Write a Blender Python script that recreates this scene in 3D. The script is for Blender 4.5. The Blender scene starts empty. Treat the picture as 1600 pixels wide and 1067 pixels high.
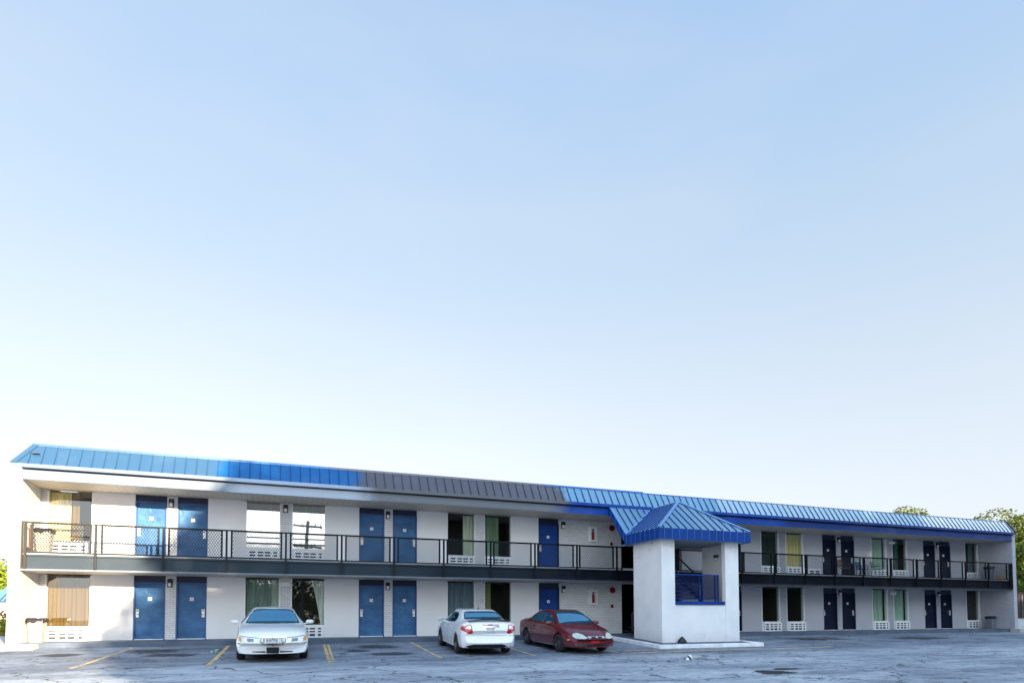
import bpy, bmesh, math, random
from mathutils import Vector, Matrix
from mathutils.bvhtree import BVHTree
R = math.radians
random.seed(7)
scn = bpy.context.scene
COL = scn.collection

# ------------------------------------------------------------------ camera
cam_d = bpy.data.cameras.new("camera"); cam = bpy.data.objects.new("camera", cam_d); COL.objects.link(cam)
F_PX, YAW, PITCH, ROLL, CY, CD, CH = 976.32, 0.3650, 0.0402, -0.0030, 924.2, 26.129, 0.794
r0 = Vector((math.cos(YAW), -math.sin(YAW), 0)); f0 = Vector((math.sin(YAW), math.cos(YAW), 0)); k0 = Vector((0, 0, 1))
fw = f0 * math.cos(PITCH) + k0 * math.sin(PITCH)
up = k0 * math.cos(PITCH) - f0 * math.sin(PITCH)
ri = r0 * math.cos(ROLL) + up * math.sin(ROLL)
up = up * math.cos(ROLL) - r0 * math.sin(ROLL)
m = Matrix((ri, up, -fw)).transposed().to_4x4(); m.translation = Vector((0, -CD, CH))
cam.matrix_world = m
cam_d.sensor_width = 36; cam_d.sensor_fit = 'HORIZONTAL'; cam_d.lens = F_PX / 1600 * 36
cam_d.shift_y = (CY - 533.5) / 1600
cam_d.clip_start = 0.1; cam_d.clip_end = 3000
scn.camera = cam
# ------------------------------------------------------------------ world, sun, exposure
SUN_DIR = Vector((0.35, -1.0, 0.232)).normalized()
SUN_EL = math.asin(SUN_DIR.z); SUN_AZ = math.atan2(SUN_DIR.x, SUN_DIR.y)
w = bpy.data.worlds.new("World"); scn.world = w; w.use_nodes = True
nt = w.node_tree; nt.nodes.clear()
out = nt.nodes.new('ShaderNodeOutputWorld'); bg = nt.nodes.new('ShaderNodeBackground')
sky = nt.nodes.new('ShaderNodeTexSky'); sky.sky_type = 'NISHITA'; sky.sun_disc = False
sky.sun_elevation = SUN_EL; sky.sun_rotation = SUN_AZ
sky.air_density = 1.0; sky.dust_density = 0.6; sky.ozone_density = 3.0; sky.altitude = 0
hs = nt.nodes.new('ShaderNodeHueSaturation'); hs.inputs['Saturation'].default_value = 0.15; hs.inputs['Value'].default_value = 0.16
nt.links.new(sky.outputs[0], hs.inputs['Color'])
# thin bright evening haze over the clear sky: paler towards the horizon
tcw = nt.nodes.new('ShaderNodeTexCoord'); spw = nt.nodes.new('ShaderNodeSeparateXYZ'); rw = nt.nodes.new('ShaderNodeValToRGB')
nt.links.new(tcw.outputs['Generated'], spw.inputs[0]); nt.links.new(spw.outputs[2], rw.inputs[0])
K = 1.42
for i, (p, c) in enumerate([(0.0, (.62, .68, .75)), (.14, (.62, .69, .77)), (.32, (.53, .65, .78)), (.5, (.42, .60, .81)), (.66, (.33, .55, .86)), (1.0, (.25, .44, .78))]):
    e = rw.color_ramp.elements[i] if i < 2 else rw.color_ramp.elements.new(p)
    e.position = p; e.color = (*c, 1)
sm_ = nt.nodes.new('ShaderNodeMix'); sm_.data_type = 'RGBA'; sm_.blend_type = 'MULTIPLY'; sm_.inputs[0].default_value = 1; sm_.inputs[7].default_value = (K, K, K, 1)
# faint uneven high haze
nz = nt.nodes.new('ShaderNodeTexNoise'); nz.inputs['Scale'].default_value = 2.2; nz.inputs['Detail'].default_value = 5
mpw = nt.nodes.new('ShaderNodeMapping'); mpw.inputs['Scale'].default_value = (1, 1, 3.2); nt.links.new(tcw.outputs['Generated'], mpw.inputs[0]); nt.links.new(mpw.outputs[0], nz.inputs['Vector'])
nr_ = nt.nodes.new('ShaderNodeMapRange'); nt.links.new(nz.outputs['Fac'], nr_.inputs[0]); nr_.inputs[1].default_value = .45; nr_.inputs[2].default_value = .75; nr_.inputs[3].default_value = 0; nr_.inputs[4].default_value = .28
hz_ = nt.nodes.new('ShaderNodeMix'); hz_.data_type = 'RGBA'; nt.links.new(nr_.outputs[0], hz_.inputs[0]); nt.links.new(rw.outputs[0], hz_.inputs[6]); hz_.inputs[7].default_value = (.66, .72, .79, 1)
nt.links.new(hz_.outputs[2], sm_.inputs[6])
# haze brighter on the low sun's side, boosted further as added fill light
gl = nt.nodes.new('ShaderNodeMapRange'); nt.links.new(spw.outputs[1], gl.inputs[0]); gl.interpolation_type = 'SMOOTHSTEP'
gl.inputs[1].default_value = .25; gl.inputs[2].default_value = -.9; gl.inputs[3].default_value = 1.; gl.inputs[4].default_value = 3.4
cbw = nt.nodes.new('ShaderNodeCombineXYZ')
for i_, tint_ in enumerate((1.06, 1.0, .92)):   # and a little warmer there
    mt_ = nt.nodes.new('ShaderNodeMath'); mt_.operation = 'MULTIPLY'; nt.links.new(gl.outputs[0], mt_.inputs[0])
    pw_ = nt.nodes.new('ShaderNodeMapRange'); nt.links.new(spw.outputs[1], pw_.inputs[0]); pw_.inputs[1].default_value = .25; pw_.inputs[2].default_value = -.9; pw_.inputs[3].default_value = 1.; pw_.inputs[4].default_value = tint_
    nt.links.new(pw_.outputs[0], mt_.inputs[1]); nt.links.new(mt_.outputs[0], cbw.inputs[i_])
gm = nt.nodes.new('ShaderNodeVectorMath'); gm.operation = 'SCALE'; nt.links.new(cbw.outputs[0], gm.inputs[0]); gm.inputs['Scale'].default_value = K
nt.links.new(gm.outputs[0], sm_.inputs[7])
ad_ = nt.nodes.new('ShaderNodeMix'); ad_.data_type = 'RGBA'; ad_.blend_type = 'ADD'; ad_.inputs[0].default_value = 1
nt.links.new(hs.outputs[0], ad_.inputs[6]); nt.links.new(sm_.outputs[2], ad_.inputs[7]); nt.links.new(ad_.outputs[2], bg.inputs[0])
bg.inputs[1].default_value = 0.15
nt.links.new(bg.outputs[0], out.inputs[0])
sd = bpy.data.lights.new("sun", 'SUN'); sd.energy = 5.0; sd.angle = R(0.5); sd.color = (1.0, 0.83, 0.62)
so = bpy.data.objects.new("sun", sd); COL.objects.link(so)
so.rotation_euler = (-SUN_DIR).to_track_quat('-Z', 'Y').to_euler(); so.location = (0, -40, 30)
scn.view_settings.view_transform = 'Standard'; scn.view_settings.look = 'None'
scn.view_settings.exposure = 2.0; scn.view_settings.gamma = 1.0
scn.cycles.max_bounces = 6; scn.cycles.transparent_max_bounces = 12

# ------------------------------------------------------------------ ground profile
GP = [(-400, -.8), (-26, -.8), (-16, -.70), (-10, -.57), (-6, -.41), (-1.75, -.17), (400, -.17)]
def gz(y):
    for (a, za), (b, zb) in zip(GP, GP[1:]):
        if y <= b: return za + (zb - za) * (y - a) / (b - a)
    return GP[-1][1]

# ------------------------------------------------------------------ materials
class NT:
    def __init__(s, name):
        s.m = bpy.data.materials.new(name); s.m.use_nodes = True; s.t = s.m.node_tree
        s.t.nodes.clear(); s.out = s.n('ShaderNodeOutputMaterial')
    def n(s, t, **kw):
        x = s.t.nodes.new(t)
        for k, v in kw.items():
            if k in ('operation', 'blend_type', 'data_type', 'feature', 'noise_dimensions', 'distance', 'interpolation', 'offset', 'squash', 'clamp', 'use_clamp'): setattr(x, k, v)
            else:
                x.inputs[k.replace('_', ' ')].default_value = v
        return x
    def l(s, a, b): s.t.links.new(a, b)
    def coord(s, scale=(1, 1, 1), rot=(0, 0, 0), kind='Object', loc=(0, 0, 0)):
        tc = s.n('ShaderNodeTexCoord'); mp = s.n('ShaderNodeMapping')
        mp.inputs['Scale'].default_value = scale; mp.inputs['Rotation'].default_value = rot; mp.inputs['Location'].default_value = loc
        s.l(tc.outputs[kind], mp.inputs['Vector']); return mp.outputs['Vector']
    def noise(s, vec, scale=5, detail=4, rough=.55, dist=0):
        x = s.n('ShaderNodeTexNoise'); x.inputs['Scale'].default_value = scale; x.inputs['Detail'].default_value = detail
        x.inputs['Roughness'].default_value = rough; x.inputs['Distortion'].default_value = dist
        s.l(vec, x.inputs['Vector']); return x.outputs['Fac']
    def ramp(s, fac, stops, interp='LINEAR'):
        x = s.n('ShaderNodeValToRGB'); x.color_ramp.interpolation = interp
        els = x.color_ramp.elements
        while len(els) < len(stops): els.new(.5)
        for e, (p, c) in zip(els, stops):
            e.position = p; e.color = (*c, 1) if len(c) == 3 else c
        s.l(fac, x.inputs['Fac']); return x.outputs['Color']
    def mix(s, fac, a, b, blend='MIX'):
        x = s.n('ShaderNodeMix'); x.data_type = 'RGBA'; x.blend_type = blend
        for sock, v in ((x.inputs[0], fac), (x.inputs[6], a), (x.inputs[7], b)):
            if hasattr(v, 'is_linked') or hasattr(v, 'links'): s.l(v, sock)
            elif isinstance(v, (int, float)): sock.default_value = v
            else: sock.default_value = (*v, 1)
        return x.outputs[2]
    def math(s, op, a, b=0.0, c=None):
        x = s.n('ShaderNodeMath'); x.operation = op
        for i, v in enumerate((a, b, c)):
            if v is None: continue
            if hasattr(v, 'links'): s.l(v, x.inputs[i])
            else: x.inputs[i].default_value = v
        return x.outputs[0]
    def bump(s, h, strength=.3, dist=.01):
        x = s.n('ShaderNodeBump'); x.inputs['Strength'].default_value = strength; x.inputs['Distance'].default_value = dist
        s.l(h, x.inputs['Height']); return x.outputs['Normal']
    def bsdf(s, color, rough=.6, metal=0., normal=None, spec=.5, coat=0.):
        b = s.n('ShaderNodeBsdfPrincipled')
        for k, v in (('Base Color', color), ('Roughness', rough), ('Metallic', metal), ('Specular IOR Level', spec), ('Coat Weight', coat)):
            if hasattr(v, 'links'): s.l(v, b.inputs[k])
            elif isinstance(v, tuple): b.inputs[k].default_value = (*v, 1)
            else: b.inputs[k].default_value = v
        b.inputs['Coat Roughness'].default_value = .03
        if normal is not None: s.l(normal, b.inputs['Normal'])
        s.l(b.outputs[0], s.out.inputs[0]); return b

def simple(name, col, rough=.6, metal=0., var=.12, scale=6., bump=0., spec=.5, coat=0., bscale=40.):
    t = NT(name); v = t.coord()
    f = t.noise(v, scale, 5)
    lo = tuple(c * (1 - var) for c in col); hi = tuple(min(1, c * (1 + var)) for c in col)
    c = t.ramp(f, [(.3, lo), (.7, hi)])
    nrm = t.bump(t.noise(v, bscale, 4), bump, .01) if bump else None
    t.bsdf(c, rough, metal, nrm, spec, coat); return t.m

def make_brick(name, col, axes):
    t = NT(name); tc = t.n('ShaderNodeTexCoord'); sp = t.n('ShaderNodeSeparateXYZ'); cb = t.n('ShaderNodeCombineXYZ')
    t.l(tc.outputs['Object'], sp.inputs[0])
    t.l(sp.outputs[axes[0]], cb.inputs[0]); t.l(sp.outputs[2], cb.inputs[1])
    br = t.n('ShaderNodeTexBrick'); br.inputs['Scale'].default_value = 1.0
    br.inputs['Brick Width'].default_value = .21; br.inputs['Row Height'].default_value = .077; br.inputs['Mortar Size'].default_value = .008
    br.inputs['Mortar Smooth'].default_value = .4
    br.inputs['Color1'].default_value = (1, 1, 1, 1); br.inputs['Color2'].default_value = (.88, .88, .88, 1); br.inputs['Mortar'].default_value = (.52, .52, .54, 1)
    t.l(cb.outputs[0], br.inputs['Vector'])
    v = t.coord(); n = t.noise(v, 1.3, 5)
    c = t.mix(1.0, t.ramp(n, [(.3, tuple(x * .9 for x in col)), (.7, col)]), br.outputs['Color'], 'MULTIPLY')
    inv = t.math('SUBTRACT', 1.0, br.outputs['Fac'])
    h = t.math('ADD', inv, t.math('MULTIPLY', t.noise(v, 60, 3), .25))
    t.bsdf(c, .65, 0, t.bump(h, .6, .008)); return t.m

def make_stucco(name, col, stain=.1):
    t = NT(name); v = t.coord()
    n1 = t.noise(v, .9, 5); n2 = t.noise(t.coord((6, 6, .5)), 1.2, 5, .65)
    c = t.ramp(n1, [(.3, tuple(x * (1 - stain) for x in col)), (.65, col)])
    c = t.mix(t.math('MULTIPLY', t.math('SUBTRACT', n2, .5), stain * 4.5), c, tuple(x * .66 for x in col))
    sp = t.n('ShaderNodeSeparateXYZ'); tc = t.n('ShaderNodeTexCoord'); t.l(tc.outputs['Object'], sp.inputs[0])
    dirt = t.math('MULTIPLY', t.math('SUBTRACT', t.noise(v, 5, 5), .35), 1.2)
    low = t.n('ShaderNodeMapRange'); t.l(sp.outputs[2], low.inputs[0])
    low.inputs[1].default_value = -.3; low.inputs[2].default_value = .35; low.inputs[3].default_value = .5; low.inputs[4].default_value = 0
    c = t.mix(t.math('MULTIPLY', dirt, low.outputs[0]), c, (.33, .31, .3))
    h = t.math('ADD', t.noise(v, 22, 6, .7), t.math('MULTIPLY', t.noise(v, 110, 2), .4))
    t.bsdf(c, .8, 0, t.bump(h, .35, .006)); return t.m

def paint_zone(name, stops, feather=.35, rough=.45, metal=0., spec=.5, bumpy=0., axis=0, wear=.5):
    """metal paint whose colour changes along the facade by sprayed zones and painted-in sky reflection"""
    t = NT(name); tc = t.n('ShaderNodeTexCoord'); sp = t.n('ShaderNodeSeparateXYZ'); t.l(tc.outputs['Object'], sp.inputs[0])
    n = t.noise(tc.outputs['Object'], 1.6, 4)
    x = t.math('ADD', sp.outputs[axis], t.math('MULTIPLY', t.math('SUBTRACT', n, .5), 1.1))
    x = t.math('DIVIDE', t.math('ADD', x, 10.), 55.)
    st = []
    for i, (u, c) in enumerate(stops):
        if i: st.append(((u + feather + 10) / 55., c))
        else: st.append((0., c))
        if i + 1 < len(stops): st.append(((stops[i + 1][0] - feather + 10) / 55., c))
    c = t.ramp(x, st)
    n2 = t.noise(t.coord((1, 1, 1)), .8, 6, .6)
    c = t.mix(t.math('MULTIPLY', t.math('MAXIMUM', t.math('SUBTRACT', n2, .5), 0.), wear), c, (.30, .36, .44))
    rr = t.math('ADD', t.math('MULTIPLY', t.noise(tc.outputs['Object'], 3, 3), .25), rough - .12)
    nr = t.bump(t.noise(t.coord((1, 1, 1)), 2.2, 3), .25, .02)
    t.bsdf(c, rr, metal, nr, spec); return t.m

M = {}
M['stucco'] = make_stucco('painted_stucco', (.78, .765, .765), .07)
M['tower_stucco'] = make_stucco('tower_stucco', (.86, .85, .84), .08)
def tower_mat():
    t = NT('tower_stucco_worn_lit'); v = t.coord()
    tc = t.n('ShaderNodeTexCoord'); sp = t.n('ShaderNodeSeparateXYZ'); t.l(tc.outputs['Object'], sp.inputs[0])
    n1 = t.noise(v, 1.1, 5); n2 = t.noise(t.coord((5, 5, .45)), 1.4, 6, .7); n3 = t.noise(v, 3.0, 4)
    c = t.ramp(n1, [(.3, (.76, .76, .77)), (.6, (.87, .86, .85))])
    c = t.mix(t.math('MULTIPLY', t.math('MAXIMUM', t.math('SUBTRACT', n2, .52), 0.), .8), c, (.58, .59, .62))
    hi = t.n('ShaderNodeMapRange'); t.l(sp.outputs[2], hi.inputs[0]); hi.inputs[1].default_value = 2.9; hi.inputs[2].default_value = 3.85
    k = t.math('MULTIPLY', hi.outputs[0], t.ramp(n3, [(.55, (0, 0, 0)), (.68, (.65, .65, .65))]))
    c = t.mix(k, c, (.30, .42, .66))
    lo = t.n('ShaderNodeMapRange'); t.l(sp.outputs[2], lo.inputs[0]); lo.inputs[1].default_value = -.35; lo.inputs[2].default_value = .25; lo.inputs[3].default_value = .55; lo.inputs[4].default_value = 0
    c = t.mix(t.math('MULTIPLY', lo.outputs[0], t.noise(v, 6, 5)), c, (.36, .35, .35))
    pt = t.noise(v, .8, 2); c = t.mix(t.ramp(pt, [(.60, (0, 0, 0)), (.63, (.35, .35, .35))]), c, (.90, .86, .82))  # warm pinkish patches paint in light reflected onto the tower
    h = t.math('ADD', t.noise(v, 22, 6, .7), t.math('MULTIPLY', t.noise(v, 4, 3), .6))
    t.bsdf(c, .8, 0, t.bump(h, .4, .008)); return t.m
M['tower_stucco'] = tower_mat()
M['grey_stucco'] = make_stucco('dimmed_stucco', (.46, .46, .50))  # greyer copies of the white walls, dimmer light at the right painted in
M['grey_brick'] = make_brick('dimmed_brick', (.47, .47, .51), (0,))
M['brick'] = make_brick('painted_brick', (.74, .74, .75), (0,))
M['brick_side'] = make_brick('painted_brick_side', (.70, .67, .64), (1,))
M['white_trim'] = simple('white_trim', (.78, .78, .78), .5, var=.05)
M['ac_white'] = simple('ac_white', (.78, .79, .8), .45, var=.08)
M['dark_slot'] = simple('dark_slot', (.03, .035, .045), .5)
LB, VB, GB, DB = (.13, .34, .66), (.02, .17, .56), (.115, .11, .125), (.02, .085, .36)
M['roof_panel'] = paint_zone('roof_panel_paint_sheen', [(-10, (.045, .115, .21)), (-1.8, (.012, .125, .34)), (3.0, GB), (11.75, (.19, .37, .52)), (20, (.40, .55, .66)), (34, (.78, .84, .90))], .15, .32, .35)  # right of the grey-brown zone, paler stops paint in the reflected sky
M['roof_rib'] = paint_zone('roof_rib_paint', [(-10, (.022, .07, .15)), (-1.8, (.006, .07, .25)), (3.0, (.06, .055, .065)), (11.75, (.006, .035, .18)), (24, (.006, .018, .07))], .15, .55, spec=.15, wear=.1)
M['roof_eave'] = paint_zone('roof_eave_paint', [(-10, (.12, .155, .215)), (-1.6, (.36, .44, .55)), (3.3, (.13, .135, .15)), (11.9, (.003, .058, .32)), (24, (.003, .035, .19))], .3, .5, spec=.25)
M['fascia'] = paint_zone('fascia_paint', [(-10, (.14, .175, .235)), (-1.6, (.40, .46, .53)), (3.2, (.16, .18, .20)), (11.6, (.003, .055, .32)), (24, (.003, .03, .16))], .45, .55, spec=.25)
M['canopy_panel'] = paint_zone('canopy_panel_paint', [(-10, (.17, .34, .48)), (16, (.24, .40, .52))], .3, .33, .35)
M['canopy_rib'] = simple('canopy_rib_paint', (.006, .04, .22), .5, var=.1, spec=.2)
M['canopy_cap'] = simple('canopy_cap_paint', (.15, .33, .62), .4, .2, var=.1)
M['canopy_fascia'] = simple('canopy_fascia_paint', (.002, .045, .24), .5, var=.15, scale=2, spec=.25)
M['canopy_seam'] = simple('canopy_seam_paint', (.05, .18, .52), .5)
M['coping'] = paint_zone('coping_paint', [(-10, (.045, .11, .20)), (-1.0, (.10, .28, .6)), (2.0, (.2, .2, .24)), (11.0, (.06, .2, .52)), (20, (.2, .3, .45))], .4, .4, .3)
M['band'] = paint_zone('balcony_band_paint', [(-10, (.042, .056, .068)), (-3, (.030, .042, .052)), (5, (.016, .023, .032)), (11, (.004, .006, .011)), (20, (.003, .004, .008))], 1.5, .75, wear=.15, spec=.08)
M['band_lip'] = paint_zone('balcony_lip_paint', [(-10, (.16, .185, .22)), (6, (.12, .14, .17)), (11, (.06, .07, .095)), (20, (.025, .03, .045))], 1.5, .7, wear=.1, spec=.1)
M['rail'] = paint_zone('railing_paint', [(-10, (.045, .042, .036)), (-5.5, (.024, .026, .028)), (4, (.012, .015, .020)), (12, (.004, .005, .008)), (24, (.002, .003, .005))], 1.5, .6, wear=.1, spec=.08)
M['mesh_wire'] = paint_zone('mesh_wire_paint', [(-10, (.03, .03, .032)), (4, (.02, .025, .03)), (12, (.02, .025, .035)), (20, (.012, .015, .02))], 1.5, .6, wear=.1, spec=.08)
M['walk'] = simple('painted_walkway', (.075, .10, .14), .7, var=.25, scale=1.5, bump=.2)
M['kerb_blue'] = simple('painted_kerb', (.085, .115, .155), .7, var=.25, scale=2.5, bump=.2)
M['kerb_white'] = simple('white_kerb_paint', (.84, .85, .86), .7, var=.18, scale=3, bump=.3)
M['concrete'] = simple('pale_concrete', (.45, .43, .4), .85, var=.15, scale=2, bump=.2)
M['slab'] = simple('balcony_slab_paint', (.42, .44, .47), .8, var=.15)
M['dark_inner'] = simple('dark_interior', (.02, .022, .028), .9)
M['room'] = simple('room_wall', (.10, .095, .085), .9)
M['grille_grey'] = simple('grille_grey', (.22, .22, .21), .4)
M['rubber'] = simple('tyre_rubber', (.012, .012, .013), .8, bump=.2)
M['black_plastic'] = simple('black_plastic', (.012, .012, .014), .35)
M['bag'] = simple('black_bin_bag', (.006, .006, .008), .4, bump=.8, bscale=9)
M['bin'] = simple('beige_bin_plastic', (.40, .34, .28), .6, var=.1)
M['bin_grey'] = simple('grey_bin_plastic', (.16, .18, .21), .6, var=.1)
M['chrome'] = simple('chrome', (.75, .76, .78), .12, 1., var=.03)
M['alloy'] = simple('wheel_alloy', (.16, .16, .17), .35, .8, var=.1)
M['alloy_lt'] = simple('wheel_steel', (.38, .39, .41), .3, .8, var=.1)
M['red'] = simple('signal_red', (.16, .004, .006), .5, spec=.2)
M['ext_red'] = simple('extinguisher_red', (.26, .01, .01), .3)
M['lamp_glass'] = simple('lamp_glass', (.85, .85, .82), .2, var=.02)
M['lamp_black'] = simple('lamp_housing', (.012, .012, .014), .5)
M['lock'] = simple('lock_metal', (.72, .72, .7), .3, .3)
M['plate'] = simple('number_plate_plastic', (.82, .82, .82), .5, var=.02)
M['grey_mark'] = simple('grey_lettering', (.25, .26, .28), .6)
M['wood_brown'] = simple('brown_wood', (.24, .10, .055), .5, var=.2, scale=12)
M['bark'] = simple('bark', (.10, .075, .055), .9, var=.3, scale=8, bump=.6)
M['pole_wood'] = simple('pole_wood', (.12, .155, .14), .9, var=.2)
M['cardboard'] = simple('cardboard', (.33, .22, .13), .9)
M['blue_fabric'] = simple('blue_fabric', (.02, .09, .18), .8)
M['wire_grey'] = simple('wire_grey', (.10, .12, .13), .4, .5)

def door_mat(name, col, dent, rough=.28):
    t = NT(name); v = t.coord((1, 1, 1.5))
    oi = t.n('ShaderNodeObjectInfo'); ad = t.n('ShaderNodeVectorMath'); ad.operation = 'ADD'
    cb = t.n('ShaderNodeCombineXYZ'); t.l(t.math('MULTIPLY', oi.outputs['Random'], 37.), cb.inputs[0]); t.l(t.math('MULTIPLY', oi.outputs['Random'], 11.), cb.inputs[2])
    t.l(v, ad.inputs[0]); t.l(cb.outputs[0], ad.inputs[1]); vv = ad.outputs[0]
    n = t.noise(vv, 1.4, 6, .6)
    c = t.ramp(n, [(.32, tuple(x * .72 for x in col)), (.52, col), (.72, tuple(min(1, x * 1.2 + .01) for x in col))])
    n2 = t.noise(vv, 3.2, 3, .55, .8); n3 = t.noise(vv, 9, 2, .5, .5)
    h = t.math('ADD', n2, t.math('MULTIPLY', n3, .25))
    t.bsdf(c, rough, .05, t.bump(h, dent, .05), .22); return t.m
M['door_blue'] = door_mat('dented_blue_door', (.042, .128, .28), .6, .42)
M['door_plain'] = door_mat('smooth_blue_door', (.006, .05, .24), .05, .5)
M['door_navy'] = door_mat('navy_door', (.001, .0045, .025), .1, .7)
M['frame_blue'] = simple('blue_frame_paint', (.028, .085, .25), .5)
M['frame_blue2'] = simple('deep_blue_wire', (.003, .012, .07), .6, spec=.1)
M['rail_blue'] = simple('opening_rail_blue', (.002, .022, .13), .55, spec=.15)
M['frame_navy'] = simple('navy_frame_paint', (.005, .012, .05), .5)

def glass_mat(name, tint, refl, rcol=(1, 1, 1)):
    t = NT(name)
    g = t.n('ShaderNodeBsdfGlossy'); g.inputs['Roughness'].default_value = .015; g.inputs['Color'].default_value = (*rcol, 1)
    nv = t.noise(t.coord(), 1.1, 2)
    t.l(t.bump(nv, .06, .02), g.inputs['Normal'])
    tr = t.n('ShaderNodeBsdfTransparent'); tr.inputs['Color'].default_value = (*tint, 1)
    lw = t.n('ShaderNodeLayerWeight'); lw.inputs['Blend'].default_value = .25
    f = t.math('ADD', t.math('MULTIPLY', lw.outputs['Fresnel'], 1.0), refl)
    f = t.math('MINIMUM', f, 1.0)
    mx = t.n('ShaderNodeMixShader'); t.l(f, mx.inputs[0]); t.l(tr.outputs[0], mx.inputs[1]); t.l(g.outputs[0], mx.inputs[2])
    t.l(mx.outputs[0], t.out.inputs[0]); return t.m
M['glass'] = glass_mat('window_glass', (.84, .90, .88), .04)
M['glass_film'] = glass_mat('reflective_film_glass', (.62, .68, .66), .50)
M['glass_haze'] = glass_mat('tinted_glass', (.72, .78, .76), .10)
def car_glass(name, col, refl):
    t = NT(name)
    g = t.n('ShaderNodeBsdfGlossy'); g.inputs['Roughness'].default_value = .02; g.inputs['Color'].default_value = (.36, .72, .95, 1)
    d = t.n('ShaderNodeBsdfDiffuse'); d.inputs['Color'].default_value = (*col, 1)
    lw = t.n('ShaderNodeLayerWeight'); lw.inputs['Blend'].default_value = .3
    f = t.math('MINIMUM', t.math('ADD', lw.outputs['Fresnel'], refl), 1.)
    mx = t.n('ShaderNodeMixShader'); t.l(f, mx.inputs[0]); t.l(d.outputs[0], mx.inputs[1]); t.l(g.outputs[0], mx.inputs[2])
    t.l(mx.outputs[0], t.out.inputs[0]); return t.m
M['car_glass'] = car_glass('car_glass', (.02, .09, .15), .36)
M['car_glass_dark'] = car_glass('dark_car_glass', (.008, .012, .016), .04)

def curtain_mat(name, col, var=.25):
    t = NT(name); n = t.noise(t.coord((1, 1, .05)), 9, 3)
    c = t.ramp(n, [(.3, tuple(x * (1 - var) for x in col)), (.7, tuple(min(1, x * (1 + var)) for x in col))])
    d = t.bsdf(c, .9)
    return t.m
CU = {k: curtain_mat('curtain_' + k, c) for k, c in dict(
    gold=(.155, .082, .018), yellow=(.84, .70, .36), white=(.72, .76, .70), greyblue=(.22, .28, .34), cream=(.70, .72, .58),
    sage=(.26, .34, .24), darkgreen=(.04, .07, .06), mint=(.52, .68, .56), olive=(.30, .30, .15), teal=(.12, .24, .22), blind=(.80, .80, .76), pane=(.36, .45, .42)).items()}

def car_paint(name, col, metal=0., coat=1.):
    t = NT(name); v = t.coord(); n = t.noise(v, 3, 5, .6)
    c = t.ramp(n, [(.35, tuple(x * .93 for x in col)), (.7, col)])
    # road dirt low on the body
    tc = t.n('ShaderNodeTexCoord'); sp = t.n('ShaderNodeSeparateXYZ'); t.l(tc.outputs['Object'], sp.inputs[0])
    lo = t.n('ShaderNodeMapRange'); t.l(sp.outputs[2], lo.inputs[0]); lo.inputs[1].default_value = .15; lo.inputs[2].default_value = .5; lo.inputs[3].default_value = .45; lo.inputs[4].default_value = 0
    c = t.mix(t.math('MULTIPLY', lo.outputs[0], t.noise(v, 7, 4)), c, (.2, .18, .16))
    t.bsdf(c, .32, metal, None, .5, coat); return t.m
M['paint_white'] = car_paint('white_car_paint', (.86, .86, .86))
M['paint_white2'] = car_paint('white_car_paint_b', (.91, .92, .93))
M['paint_red'] = car_paint('dark_red_car_paint', (.125, .004, .013), .0, coat=.8)
M['red_bumper'] = car_paint('red_bumper_paint', (.17, .006, .014), .0, coat=.6)
M['tail_red'] = simple('tail_light_red', (.55, .01, .01), .12, coat=1., var=.05)
M['lens'] = simple('headlight_lens', (.62, .68, .70), .1, .3, coat=1., var=.2, scale=14)
M['lens_dull'] = simple('dull_headlight_lens', (.50, .58, .52), .3, .0, coat=.3, var=.15, scale=10)
M['amber'] = simple('amber_lens', (.75, .33, .05), .2)

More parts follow.
